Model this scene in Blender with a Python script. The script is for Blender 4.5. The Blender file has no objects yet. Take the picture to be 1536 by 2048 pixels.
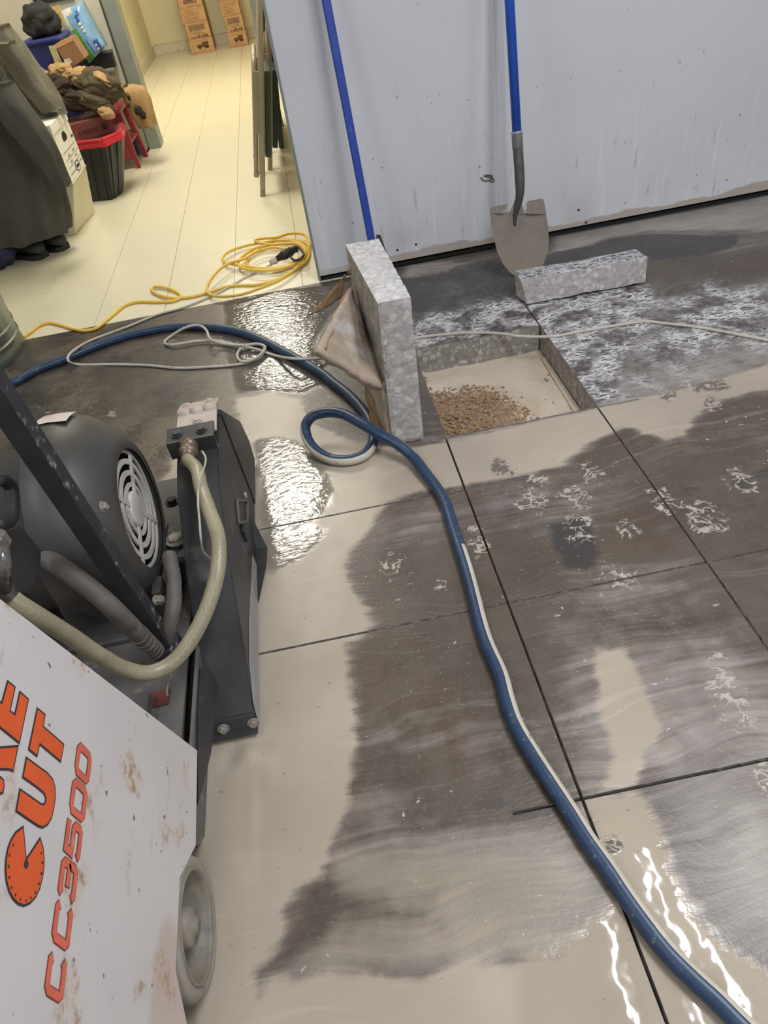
import bpy, bmesh, math, random
import numpy as np
from mathutils import Vector, Matrix, noise
from mathutils.geometry import tessellate_polygon
S = bpy.context.scene
COL = S.collection
PI = math.pi
random.seed(7)

# ------------------------------------------------------------------ camera, world, lights, exposure
CAMH = 1.235
FOCAL = 1400.0                       # focal length in pixels of the 1536 x 2048 frame
ROT = ((0.979943190797279, -0.14787210935236023, -0.1335858603510533),
       (-0.19794794345274813, -0.6450162239931723, -0.7380858232403718),
       (0.022977260343111438, 0.7497252230392635, -0.6613502365962014))   # rows: right, down, forward
cam_data = bpy.data.cameras.new('camera')
cam_data.sensor_fit = 'VERTICAL'
cam_data.sensor_height = 36.0
cam_data.lens = FOCAL / 2048.0 * 36.0
cam_data.clip_start = 0.02
cam = bpy.data.objects.new('camera', cam_data)
COL.objects.link(cam)
r0, r1, r2 = (Vector(r) for r in ROT)
mw = Matrix((r0, -r1, -r2)).transposed().to_4x4()
mw.translation = (0, 0, CAMH)
cam.matrix_world = mw
S.camera = cam

world = bpy.data.worlds.new('world')
S.world = world
world.use_nodes = True
world.node_tree.nodes['Background'].inputs[0].default_value = (0.75, 0.82, 0.9, 1)
world.node_tree.nodes['Background'].inputs[1].default_value = 0.05

CEIL = 2.75
COOL = (0.93, 0.96, 1.0)
WARM = (1.0, 0.945, 0.82)
def area(name, loc, sx, sy, power, col):
    l = bpy.data.lights.new(name, 'AREA')
    l.shape = 'RECTANGLE'; l.size = sx; l.size_y = sy
    l.energy = power; l.color = col
    o = bpy.data.objects.new(name, l)
    o.location = loc
    COL.objects.link(o)
    return o
# workshop strip light tubes, more added to even the light, and hall panels
TUBES = [(0.74, 0.55), (1.04, 0.78), (1.20, 0.55), (-1.7, 0.3), (-1.85, 0.3)]  # left pair added to even out the light
for (tx, ty) in TUBES:
    area('tube_and_fill_light', (tx, ty, CEIL - 0.075), 0.022, 1.25, 19 if tx > 0 else 10.5, COOL)
for (tx, ty) in ((2.6, -0.6), (0.4, -1.7)):  # two more added behind the camera for soft general light
    area('tube_and_fill_light', (tx, ty, CEIL - 0.075), 0.12, 1.25, 25, COOL)
PANELS = [(-0.62, 4.75), (-0.62, 7.75)]
for (tx, ty) in PANELS:
    area('panel_light', (tx, ty, CEIL - 0.075), 0.62, 1.25, 42, WARM)

S.view_settings.view_transform = 'Standard'
S.view_settings.look = 'None'
S.view_settings.gamma = 1.0
S.view_settings.use_curve_mapping = False
S.view_settings.exposure = -0.08

# ------------------------------------------------------------------ where a seen point lies on a known plane
def ray(x, y):
    a = (x - 768.0) / FOCAL; b = (y - 1024.0) / FOCAL
    return Vector((ROT[0][i] * a + ROT[1][i] * b + ROT[2][i] for i in range(3)))
CP = Vector((0, 0, CAMH))
def onz(x, y, z=0.0):
    d = ray(x, y); return CP + d * ((z - CAMH) / d.z)
def onx(x, y, X):
    d = ray(x, y); return CP + d * (X / d.x)
def ony(x, y, Y):
    d = ray(x, y); return CP + d * (Y / d.y)
def onp(x, y, p, n):
    d = ray(x, y); n = Vector(n); return CP + d * ((Vector(p) - CP).dot(n) / d.dot(n))

# ------------------------------------------------------------------ object helpers
def obj(name, verts, faces, mat=None, parent=None, smooth=False, mats=None, fm=None):
    me = bpy.data.meshes.new(name)
    me.from_pydata([tuple(v) for v in verts], [], faces)
    for m in (mats or ([mat] if mat else [])):
        me.materials.append(m)
    if fm:
        me.polygons.foreach_set('material_index', fm)
    if smooth:
        me.polygons.foreach_set('use_smooth', [True] * len(me.polygons))
    me.update()
    o = bpy.data.objects.new(name, me)
    COL.objects.link(o)
    if parent:
        o.parent = parent
        o.matrix_parent_inverse = Matrix.Translation(-Vector(parent_loc(parent)))
    return o
def parent_loc(p):
    return p.location if p.type == 'EMPTY' else (0, 0, 0)
def thing(name, label, cat, loc=(0, 0, 0), group=None):
    o = bpy.data.objects.new(name, None)
    o.empty_display_size = 0.05
    o.location = loc
    COL.objects.link(o)
    return tag(o, label, cat, group)
def tag(o, label, cat, group=None):
    o['label'] = label; o['category'] = cat
    if group: o['group'] = group
    return o
def structure(o):
    o['kind'] = 'structure'; return o
def bmobj(name, bm, mat, parent=None, smooth=False, auto=None):
    vs = [v.co.copy() for v in bm.verts]
    bm.verts.index_update()
    fs = [[v.index for v in f.verts] for f in bm.faces]
    bm.free()
    o = obj(name, vs, fs, mat, parent, smooth)
    if auto is not None:
        me = o.data
        me.polygons.foreach_set('use_smooth', [True] * len(me.polygons))
        try: me.set_sharp_from_angle(angle=auto)
        except Exception: pass
    return o
def add_box(bm, c, s, bev=0.0, mat=None, seg=1):
    r = bmesh.ops.create_cube(bm, size=1.0)
    vs = r['verts']
    for v in vs:
        v.co = Vector((v.co.x * s[0], v.co.y * s[1], v.co.z * s[2]))
    if bev > 0:
        es = list({e for v in vs for e in v.link_edges})
        rb = bmesh.ops.bevel(bm, geom=es, offset=bev, segments=seg, affect='EDGES', profile=0.6)
        vs = list({v for v in rb['verts']} | {v for v in vs if v.is_valid})
    for v in vs:
        if mat: v.co = mat @ v.co
        v.co += Vector(c)
    return vs
def box(name, c, s, mat, parent=None, bev=0.0, rot=None, seg=1):
    bm = bmesh.new(); add_box(bm, c, s, bev, rot, seg)
    return bmobj(name, bm, mat, parent)
def rz(a): return Matrix.Rotation(a, 3, 'Z')
def catmull(P, n=8, closed=False):
    P = [Vector(p) for p in P]
    out = []
    N = len(P)
    rng = range(N if closed else N - 1)
    for i in rng:
        p1 = P[i]; p2 = P[(i + 1) % N]
        p0 = P[i - 1] if (i > 0 or closed) else p1 * 2 - p2
        p3 = P[(i + 2) % N] if (i + 2 < N or closed) else p2 * 2 - p1
        t0 = 0.0
        t1 = t0 + max(1e-6, (p1 - p0).length) ** 0.5
        t2 = t1 + max(1e-6, (p2 - p1).length) ** 0.5
        t3 = t2 + max(1e-6, (p3 - p2).length) ** 0.5
        for k in range(n):
            t = t1 + (t2 - t1) * k / n
            A1 = p0 * ((t1 - t) / (t1 - t0)) + p1 * ((t - t0) / (t1 - t0))
            A2 = p1 * ((t2 - t) / (t2 - t1)) + p2 * ((t - t1) / (t2 - t1))
            A3 = p2 * ((t3 - t) / (t3 - t2)) + p3 * ((t - t2) / (t3 - t2))
            B1 = A1 * ((t2 - t) / (t2 - t0)) + A2 * ((t - t0) / (t2 - t0))
            B2 = A2 * ((t3 - t) / (t3 - t1)) + A3 * ((t - t1) / (t3 - t1))
            out.append(B1 * ((t2 - t) / (t2 - t1)) + B2 * ((t - t1) / (t2 - t1)))
    if not closed: out.append(P[-1])
    return out
def tube_data(path, r, seg=12, up=Vector((0, 0, 1)), fixed_up=False):
    """sweep a circle; r a number or a list. returns verts, faces"""
    n = len(path)
    rs = r if isinstance(r, (list, tuple)) else [r] * n
    vs = []; fs = []
    side = None
    for i, p in enumerate(path):
        d = (path[min(i + 1, n - 1)] - path[max(i - 1, 0)])
        if d.length < 1e-9: d = Vector((0, 0, 1))
        d.normalize()
        if fixed_up:
            sd = d.cross(up)
            if sd.length < 1e-4: sd = side or Vector((1, 0, 0))
        else:
            if side is None:
                sd = d.cross(up)
                if sd.length < 1e-3: sd = d.cross(Vector((1, 0, 0)))
            else:
                sd = side - d * side.dot(d)
        sd.normalize(); side = sd
        u2 = sd.cross(d)
        for k in range(seg):
            a = 2 * PI * k / seg
            vs.append(p + (sd * math.cos(a) + u2 * math.sin(a)) * rs[i])
    for i in range(n - 1):
        for k in range(seg):
            k2 = (k + 1) % seg
            fs.append((i * seg + k, i * seg + k2, (i + 1) * seg + k2, (i + 1) * seg + k))
    fs.append(tuple(range(seg - 1, -1, -1)))
    fs.append(tuple((n - 1) * seg + k for k in range(seg)))
    return vs, fs
def tube(name, path, r, mat, parent=None, seg=12, smooth=True, **k):
    path = [Vector(p) for p in path]
    vs, fs = tube_data(path, r, seg, **k)
    return obj(name, vs, fs, mat, parent, smooth)
def bar(name, a, b, w, h, mat, parent=None, up=(0, 0, 1), bev=0.0):
    """rectangular bar from a to b, w across, h along up"""
    a = Vector(a); b = Vector(b); d = (b - a); L = d.length; d.normalize()
    sd = d.cross(Vector(up)); sd.normalize(); u2 = sd.cross(d)
    m = Matrix((sd, d, u2)).transposed()
    bm = bmesh.new(); add_box(bm, (a + b) / 2, (w, L, h), bev, m)
    return bmobj(name, bm, mat, parent)
def lathe(name, prof, origin, axis, mat, parent=None, seg=40, smooth=True, auto=None, cap=True):
    """prof: list of (distance along axis, radius)"""
    ax = Vector(axis).normalized()
    u = ax.orthogonal().normalized(); w = ax.cross(u)
    O = Vector(origin); vs = []; fs = []
    for (t, r) in prof:
        for k in range(seg):
            a = 2 * PI * k / seg
            vs.append(O + ax * t + (u * math.cos(a) + w * math.sin(a)) * r)
    n = len(prof)
    for i in range(n - 1):
        for k in range(seg):
            k2 = (k + 1) % seg
            fs.append((i * seg + k, i * seg + k2, (i + 1) * seg + k2, (i + 1) * seg + k))
    if cap:
        fs.append(tuple(range(seg - 1, -1, -1)))
        fs.append(tuple((n - 1) * seg + k for k in range(seg)))
    o = obj(name, vs, fs, mat, parent, smooth)
    if auto is not None:
        o.data.set_sharp_from_angle(angle=auto)
    return o
def bolt(name, p, axis, r, h, mat, parent):
    """hex bolt head on its washer, standing on point p"""
    ax = Vector(axis).normalized(); u = ax.orthogonal().normalized(); w = ax.cross(u); p = Vector(p)
    vs = []; fs = []
    def ring(t, rr, n, off=0):
        s = len(vs)
        for k in range(n):
            a = 2 * PI * k / n + off
            vs.append(p + ax * t + (u * math.cos(a) + w * math.sin(a)) * rr)
        return s
    a = ring(-0.001, r * 1.45, 12); b = ring(h * 0.25, r * 1.45, 12)
    fs += [(a + k, a + (k + 1) % 12, b + (k + 1) % 12, b + k) for k in range(12)]
    fs.append(tuple(b + k for k in range(12)))
    c = ring(h * 0.2, r, 6); d = ring(h * 0.9, r, 6); e = ring(h, r * 0.8, 6)
    for (s, t) in ((c, d), (d, e)):
        fs += [(s + k, s + (k + 1) % 6, t + (k + 1) % 6, t + k) for k in range(6)]
    fs.append(tuple(e + k for k in range(6)))
    return obj(name, vs, fs, mat, parent)
def prism(name, pts, off, mat, parent=None, bev=0.0, smooth=False):
    """closed polygon (list of 3D points) pushed along the vector off"""
    bm = bmesh.new()
    off = Vector(off)
    a = [bm.verts.new(Vector(p)) for p in pts]
    b = [bm.verts.new(Vector(p) + off) for p in pts]
    n = len(a)
    f1 = bm.faces.new(a); f2 = bm.faces.new(b[::-1])
    for i in range(n):
        bm.faces.new((a[i], b[i], b[(i + 1) % n], a[(i + 1) % n]))
    bmesh.ops.recalc_face_normals(bm, faces=bm.faces)
    if bev > 0:
        bmesh.ops.bevel(bm, geom=list(bm.edges), offset=bev, segments=2, affect='EDGES')
    if n > 4:
        bmesh.ops.triangulate(bm, faces=[f for f in bm.faces if len(f.verts) > 4])
    return bmobj(name, bm, mat, parent, smooth)
def copy_tree(o, parent=None):
    c = o.copy(); COL.objects.link(c)
    if parent: c.parent = parent
    for ch in list(o.children): copy_tree(ch, c)
    return c

# ------------------------------------------------------------------ materials
def L(c):            # sRGB 0-255 to linear
    return tuple(((v / 255.0) / 12.92 if v / 255.0 <= 0.04045 else (((v / 255.0) + 0.055) / 1.055) ** 2.4) for v in c) + (1.0,)
class NT:
    def __init__(s, name):
        s.m = bpy.data.materials.new(name); s.m.use_nodes = True
        s.t = s.m.node_tree; s.b = s.t.nodes['Principled BSDF']
        s.out = s.t.nodes['Material Output']
        s.tc = None
    def n(s, typ, attrs=None, **ins):
        nd = s.t.nodes.new('ShaderNode' + typ)
        for k, v in (attrs or {}).items(): setattr(nd, k, v)
        for k, v in ins.items():
            s.set(nd.inputs[int(k[1:])] if k[0] == '_' and k[1:].isdigit() else nd.inputs[k.replace('_', ' ')], v)
        return nd
    def set(s, sock, v):
        if isinstance(v, bpy.types.NodeSocket): s.t.links.new(v, sock)
        elif isinstance(v, bpy.types.Node): s.t.links.new(v.outputs[0], sock)
        else: sock.default_value = v
    def pos(s):
        if not s.tc: s.tc = s.n('TexCoord')
        return s.tc.outputs['Object']
    def noise(s, scale, detail=4, rough=0.55, vec=None, dist=0.0):
        return s.n('TexNoise', Vector=vec if vec is not None else s.pos(), Scale=scale, Detail=detail, Roughness=rough, Distortion=dist).outputs['Fac']
    def math(s, op, a, b=0.0, c=None, clamp=False):
        nd = s.n('Math', {'operation': op, 'use_clamp': clamp}, _0=a, _1=b)
        if c is not None: s.set(nd.inputs[2], c)
        return nd.outputs[0]
    def smooth(s, v, a, b, lo=0.0, hi=1.0):
        return s.n('MapRange', {'interpolation_type': 'SMOOTHSTEP'}, Value=v, From_Min=a, From_Max=b, To_Min=lo, To_Max=hi).outputs[0]
    def mix(s, f, a, b, blend='MIX'):
        nd = s.n('Mix', {'data_type': 'RGBA', 'blend_type': blend})
        s.set(nd.inputs[0], f); s.set(nd.inputs[6], a); s.set(nd.inputs[7], b)
        return nd.outputs[2]
    def map(s, scale=(1, 1, 1), rot=(0, 0, 0), vec=None, loc=(0, 0, 0)):
        return s.n('Mapping', Vector=vec if vec is not None else s.pos(), Scale=scale, Rotation=rot, Location=loc).outputs[0]
    def attr(s, name):
        return s.n('Attribute', {'attribute_name': name}).outputs['Fac']
    def bump(s, h, strength=0.3, dist=0.002, normal=None):
        nd = s.n('Bump', Height=h, Strength=strength, Distance=dist)
        if normal is not None: s.set(nd.inputs['Normal'], normal)
        return nd.outputs[0]
    def fin(s, col, rough=0.5, normal=None, metal=0.0, spec=None, alpha=None):
        s.set(s.b.inputs['Base Color'], col); s.set(s.b.inputs['Roughness'], rough); s.set(s.b.inputs['Metallic'], metal)
        if normal is not None: s.set(s.b.inputs['Normal'], normal)
        if spec is not None: s.set(s.b.inputs['Specular IOR Level'], spec)
        return s.m
def simple(name, c, rough=0.5, metal=0.0, var=0.15, scale=30.0, bump=0.0, dirt=None, dirt_amt=0.0, dirt_scale=12.0, bscale=None):
    """flat colour with grain, wear and, if asked, blotches of a second colour"""
    t = NT(name); c = L(c)
    n1 = t.noise(scale, 5)
    f = t.smooth(n1, 0.3, 0.7)
    col = t.mix(f, tuple(v * (1 - var) for v in c[:3]) + (1,), tuple(min(1, v * (1 + var)) for v in c[:3]) + (1,))
    if dirt:
        d = t.smooth(t.noise(dirt_scale, 7, 0.65), 0.62 - dirt_amt * 0.3, 0.75 - dirt_amt * 0.2)
        col = t.mix(d, col, L(dirt))
    nm = None
    if bump: nm = t.bump(t.noise(bscale or scale * 4, 4), bump, 0.003)
    return t.fin(col, rough, nm, metal)

M = {}
M['black_paint'] = simple('black_paint', (52, 51, 52), 0.42, 0, 0.2, 14, 0.05, (98, 94, 90), 0.14, 5)
M['black_splash'] = simple('black_splash', (42, 43, 48), 0.45, 0, 0.2, 20, 0.08, (150, 147, 146), 0.16, 40)
M['motor_paint'] = simple('motor_paint', (66, 63, 60), 0.46, 0.0, 0.16, 9, 0.05, (100, 84, 72), 0.22, 6)
M['rubber'] = simple('rubber', (36, 36, 38), 0.6, 0, 0.2, 30, 0.1)
M['dusty_hose'] = simple('dusty_hose', (98, 92, 87), 0.6, 0, 0.2, 18, 0.1, (60, 57, 56), 0.2, 8)
M['grille'] = simple('grille', (188, 182, 176), 0.5, 0.0, 0.1, 40, 0.05, (120, 112, 106), 0.15, 25)
M['dark_hole'] = simple('dark_hole', (24, 22, 22), 0.8)
M['steel'] = simple('steel', (176, 176, 178), 0.35, 0.35, 0.10, 60, 0.06)
M['dirty_bolt'] = simple('dirty_bolt', (150, 141, 130), 0.6, 0.2, 0.2, 80, 0.1)
M['hinge'] = simple('hinge', (186, 170, 158), 0.6, 0.0, 0.12, 30, 0.12, (112, 86, 70), 0.2, 30)
M['brass'] = simple('brass', (126, 108, 92), 0.4, 0.5, 0.2, 50, 0.08)
M['wheel_mud'] = simple('wheel_mud', (132, 124, 110), 0.55, 0, 0.14, 18, 0.1, (104, 98, 90), 0.3, 14)
M['tyre_mud'] = simple('tyre_mud', (144, 137, 126), 0.6, 0, 0.12, 16, 0.12, (96, 92, 90), 0.25, 10)
M['frame_mud'] = simple('frame_mud', (92, 89, 86), 0.55, 0, 0.2, 10, 0.1, (140, 132, 122), 0.3, 9)
M['orange'] = simple('orange', (228, 94, 44), 0.4, 0, 0.06, 20)
M['pale_orange'] = simple('pale_orange', (222, 106, 82), 0.45, 0, 0.1, 30, 0, (214, 140, 110), 0.2, 60)
M['ink'] = simple('ink', (62, 50, 56), 0.5)
M['ink_brown'] = simple('ink_brown', (128, 58, 44), 0.5)
M['sticker'] = simple('sticker', (206, 190, 186), 0.5, 0, 0.06, 30, 0, (206, 128, 118), 0.35, 22)
M['clear_fitting'] = simple('clear_fitting', (120, 116, 112), 0.25, 0.5, 0.3, 60)
M['blue_rubber'] = simple('blue_rubber', (40, 62, 90), 0.38, 0, 0.12, 30, 0.05, (112, 120, 124), 0.10, 70)
M['hose_stripe'] = simple('hose_stripe', (196, 188, 172), 0.45, 0, 0.08, 20, 0.04, (140, 132, 118), 0.12, 30)
M['yellow_cord'] = simple('yellow_cord', (228, 190, 78), 0.42, 0, 0.06, 30, 0.03)
M['white_cord'] = simple('white_cord', (190, 183, 172), 0.55, 0, 0.08, 40, 0.03, (120, 115, 108), 0.08, 20)
M['black_plastic'] = simple('black_plastic', (34, 35, 40), 0.45)
M['pale_plastic'] = simple('pale_plastic', (196, 192, 180), 0.35)
M['blue_fibreglass'] = simple('blue_fibreglass', (38, 84, 186), 0.3, 0, 0.06, 20, 0.0, (92, 116, 180), 0.03, 50)
M['blue_pole'] = simple('blue_pole', (44, 72, 160), 0.4, 0, 0.06, 20, 0.02, (110, 124, 170), 0.04, 40)
M['socket'] = simple('socket', (88, 86, 84), 0.55, 0.35, 0.18, 30, 0.08, (120, 114, 108), 0.15, 16)
M['galvanised'] = simple('galvanised', (128, 134, 132), 0.34, 0.75, 0.22, 12, 0.05)
M['cream_wall'] = simple('cream_wall', (226, 217, 182), 0.7, 0, 0.03, 4, 0.03, (206, 196, 164), 0.06, 3)
M['beige_wall'] = simple('beige_wall', (204, 198, 182), 0.75, 0, 0.03, 4, 0.03)
M['grey_frame'] = simple('grey_frame', (138, 142, 136), 0.5, 0, 0.05, 10, 0.02)
M['plain_white'] = simple('plain_white', (214, 215, 216), 0.7, 0, 0.03, 5)
M['white_base'] = simple('white_base', (214, 206, 184), 0.6, 0, 0.04, 20, 0.05, (160, 148, 124), 0.22, 14)
M['carton'] = simple('carton', (196, 158, 118), 0.75, 0, 0.05, 14, 0.03)
M['carton_brown'] = simple('carton_brown', (150, 112, 80), 0.75, 0, 0.06, 14, 0.03)
M['carton_print'] = simple('carton_print', (108, 80, 60), 0.8, 0, 0.25, 60)
M['carton_line'] = simple('carton_line', (162, 122, 88), 0.8)
M['carton_red'] = simple('carton_red', (118, 64, 54), 0.7, 0, 0.08, 14)
M['file_white'] = simple('file_white', (232, 230, 222), 0.65, 0, 0.03, 8)
M['bin_white'] = simple('bin_white', (214, 208, 182), 0.5, 0, 0.04, 6)
M['print_black'] = simple('print_black', (46, 42, 42), 0.7)
M['print_grey'] = simple('print_grey', (150, 146, 142), 0.7)
M['tote_dark'] = simple('tote_dark', (46, 50, 48), 0.45, 0, 0.1, 8)
M['tote_red'] = simple('tote_red', (206, 54, 68), 0.4, 0, 0.06, 10)
M['stool_red'] = simple('stool_red', (150, 54, 60), 0.5, 0, 0.08, 10)
M['blue_bin'] = simple('blue_bin', (40, 48, 112), 0.45, 0, 0.08, 8)
M['black_bag'] = simple('black_bag', (42, 42, 42), 0.85, 0, 0.2, 12, 0.1)
M['manila'] = simple('manila', (214, 188, 130), 0.7)
M['pack_blue'] = simple('pack_blue', (126, 170, 208), 0.22, 0, 0.14, 16, 0.15, (214, 224, 228), 0.12, 18, 40)
M['pack_green'] = simple('pack_green', (88, 160, 62), 0.25, 0, 0.1, 10)
M['pack_navy'] = simple('pack_navy', (40, 84, 160), 0.25, 0, 0.05, 10)
M['pack_clear'] = simple('pack_clear', (206, 208, 204), 0.15, 0, 0.12, 24, 0.25, (150, 160, 166), 0.3, 20, 30)
M['book_cover'] = simple('book_cover', (196, 190, 138), 0.6, 0, 0.05, 10, 0, (70, 76, 52), 0.30, 40)
M['coat_grey'] = simple('coat_grey', (72, 71, 64), 0.95, 0, 0.12, 10, 0.25, None, 0, 12, 160)
M['coat_work'] = simple('coat_work', (106, 102, 90), 0.92, 0, 0.18, 9, 0.25, (70, 64, 58), 0.12, 12, 160)
M['coat_tan'] = simple('coat_tan', (172, 140, 96), 0.92, 0, 0.12, 10, 0.2, (140, 104, 64), 0.12, 14, 160)
M['coat_olive'] = simple('coat_olive', (82, 72, 54), 0.92, 0, 0.12, 10, 0.2, None, 0, 12, 160)
M['coat_dark'] = simple('coat_dark', (54, 44, 38), 0.95, 0, 0.15, 12, 0.2, None, 0, 12, 160)
M['patch_orange'] = simple('patch_orange', (176, 104, 72), 0.9)
M['navy_cloth'] = simple('navy_cloth', (44, 46, 74), 0.85, 0, 0.15, 12, 0.2)
M['boot_dark'] = simple('boot_dark', (58, 58, 58), 0.7, 0, 0.2, 14, 0.1)
M['chair_tube'] = simple('chair_tube', (160, 151, 134), 0.35, 0.25, 0.06, 12)
M['chair_vinyl'] = simple('chair_vinyl', (52, 60, 62), 0.45, 0, 0.1, 20, 0.06)
M['picture_black'] = simple('picture_black', (36, 36, 40), 0.4)
M['picture_paper'] = simple('picture_paper', (214, 214, 210), 0.5)
M['lamp_metal'] = simple('lamp_metal', (226, 226, 224), 0.5)
M['label_white'] = simple('label_white', (216, 210, 204), 0.6)
M['string'] = simple('string', (176, 168, 152), 0.8)
t = NT('lamp_glow'); t.b.inputs['Emission Color'].default_value = (*COOL, 1); t.b.inputs['Emission Strength'].default_value = 6.0
M['lamp_glow'] = t.m
t = NT('lamp_glow_warm'); t.b.inputs['Emission Color'].default_value = (*WARM, 1); t.b.inputs['Emission Strength'].default_value = 6.0
M['lamp_glow_warm'] = t.m

# braided pale green water hose
t = NT('braided_hose')
base = t.mix(t.smooth(t.noise(14, 4), .3, .7), L((134, 126, 102)), L((152, 144, 120)))
w1 = t.n('TexWave', {'wave_type': 'BANDS', 'bands_direction': 'DIAGONAL'}, Vector=t.map((1, 1, 1)), Scale=120.0).outputs['Fac']
w2 = t.n('TexWave', {'wave_type': 'BANDS', 'bands_direction': 'DIAGONAL'}, Vector=t.map((1, 1, 1), (0, 0, 1.6)), Scale=120.0).outputs['Fac']
wv = t.math('MAXIMUM', w1, w2)
base = t.mix(t.smooth(wv, .55, 1.0, 0, .22), base, L((196, 188, 160)))
base = t.mix(t.smooth(t.noise(20, 6, .7), .55, .75, 0, .5), base, L((112, 104, 84)))
M['braided_hose'] = t.fin(base, .35, t.bump(wv, .1, .001))

# white painted sheet metal of the saw: scratches, rust, slurry splash at the low rear corner
t = NT('saw_white')
base = t.mix(t.smooth(t.noise(3, 4), .3, .7), L((206, 199, 198)), L((216, 210, 208)))
sc = t.noise(1.0, 3, .6, t.map((1, 14, 60)))
base = t.mix(t.smooth(sc, .66, .72, 0, .25), base, L((150, 148, 150)))
rust = t.math('MULTIPLY', t.smooth(t.noise(11, 3), .60, .70), t.smooth(t.noise(70, 6, .7), .45, .62))
base = t.mix(rust, base, L((138, 92, 58)))
halo = t.smooth(t.noise(11, 3), .55, .75, 0, .45)
base = t.mix(halo, base, L((206, 184, 156)))
sp = t.smooth(t.noise(60, 2), .70, .74)
base = t.mix(sp, base, L((120, 112, 108)))
sx = t.n('SeparateXYZ', Vector=t.pos())
low = t.math('ADD', t.smooth(sx.outputs[1], .47, .33), t.math('MULTIPLY', t.math('SUBTRACT', t.noise(9, 4), .5), .5))
low = t.math('MULTIPLY', low, t.smooth(sx.outputs[2], .33, .22))
base = t.mix(t.smooth(low, .35, .7, 0, .45), base, L((186, 152, 130)))
M['saw_white'] = t.fin(base, .38)

# partition wall sheet: pale lavender white with drips, scuffs, and raw strip at its foot
t = NT('partition')
sx = t.n('SeparateXYZ', Vector=t.pos())
Xs, Zs = sx.outputs[0], sx.outputs[2]
base = t.mix(t.smooth(t.noise(1.6, 4), .3, .7), L((209, 209, 214)), L((217, 217, 221)))
drip = t.noise(1.0, 4, .6, t.map((34, 1, 2.2)))
dz = t.smooth(Zs, .75, .12)
base = t.mix(t.math('MULTIPLY', t.smooth(drip, .54, .68, 0, .40), dz), base, L((238, 238, 242)))
base = t.mix(t.math('MULTIPLY', t.smooth(t.noise(1.0, 3, .6, t.map((46, 1, 5), loc=(3, 0, 1))), .62, .70, 0, .55), dz), base, L((158, 158, 168)))
sc = t.noise(1.0, 5, .7, t.map((7, 1, 40)))
base = t.mix(t.smooth(sc, .66, .72, 0, .35), base, L((150, 150, 154)))
spk = t.smooth(t.noise(42, 3, .6), .70, .73, 0, .8)
base = t.mix(t.math('MULTIPLY', spk, t.smooth(Zs, 1.0, .1, .35, 1)), base, L((96, 98, 112)))
mud = t.smooth(t.noise(2.4, 4, .6), .52, .68, 0, .35)
base = t.mix(t.math('MULTIPLY', mud, t.smooth(Zs, .30, .02)), base, L((176, 170, 166)))
edge = t.math('ADD', Zs, t.math('MULTIPLY', t.math('SUBTRACT', t.noise(3.5, 4), .5), .10))
strip = t.math('MULTIPLY', t.smooth(edge, .055, .045), t.smooth(Xs, .05, .5, .5, 1))
base = t.mix(strip, base, L((182, 170, 160)))
M['partition'] = t.fin(base, .5, t.bump(t.noise(8, 4), .05, .004))

# concrete cut faces: pale stones in grey mortar
def aggregate(name, mortar, stones, scale=26.0, dirt=None, wet=0.55):
    t = NT(name)
    wv = t.n('Mix', {'data_type': 'VECTOR'}); t.set(wv.inputs[0], .05)
    nz = t.n('TexNoise', Vector=t.pos(), Scale=9.0, Detail=3.0)
    t.set(wv.inputs[4], t.pos()); t.set(wv.inputs[5], nz.outputs['Color'])
    vec = wv.outputs[1]
    v1 = t.n('TexVoronoi', {'feature': 'DISTANCE_TO_EDGE'}, Vector=vec, Scale=scale).outputs['Distance']
    vc = t.n('TexVoronoi', {'feature': 'F1'}, Vector=vec, Scale=scale)
    sep = t.n('SeparateColor', Color=vc.outputs['Color'])
    r = t.n('ValToRGB', Fac=sep.outputs[0])
    els = r.color_ramp.elements
    els[0].position = 0.0; els[0].color = L(stones[0]); els[1].position = 1.0; els[1].color = L(stones[-1])
    for i, c in enumerate(stones[1:-1]):
        e = els.new((i + 1) / (len(stones) - 1)); e.color = L(c)
    r.color_ramp.interpolation = 'CONSTANT'
    fm = t.math('MULTIPLY', t.smooth(v1, .04, .16), t.smooth(sep.outputs[1], .28, .4))
    mort = t.mix(t.smooth(t.noise(60, 5), .35, .65), L(tuple(int(c * .88) for c in mortar)), L(mortar))
    col = t.mix(t.math('MULTIPLY', fm, .85), mort, r.outputs[0])
    col = t.mix(t.smooth(t.noise(90, 5, .7), .60, .70, 0, .5), col, L((112, 108, 108)))
    if dirt:
        col = t.mix(t.smooth(t.noise(6, 5), .48, .66, 0, .7), col, L(dirt))
    h = t.math('ADD', t.math('MULTIPLY', fm, .3), t.noise(40, 5))
    M[name] = t.fin(col, wet, t.bump(h, .22, .003))
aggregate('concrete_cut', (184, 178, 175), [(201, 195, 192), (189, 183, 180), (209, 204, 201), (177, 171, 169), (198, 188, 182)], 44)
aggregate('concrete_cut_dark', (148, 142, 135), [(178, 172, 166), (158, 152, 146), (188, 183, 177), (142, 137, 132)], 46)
aggregate('concrete_top', (196, 193, 193), [(206, 203, 203), (196, 193, 193), (214, 212, 212), (188, 184, 184)], 50)
M['soil_skin'] = simple('soil_skin', (172, 154, 136), 0.75, 0, 0.14, 9, 0.35, (196, 190, 186), 0.28, 7, 60)
M['soil_raw'] = simple('soil_raw', (150, 122, 88), 0.85, 0, 0.22, 30, 0.5, (112, 84, 54), 0.25, 20, 90)

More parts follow.
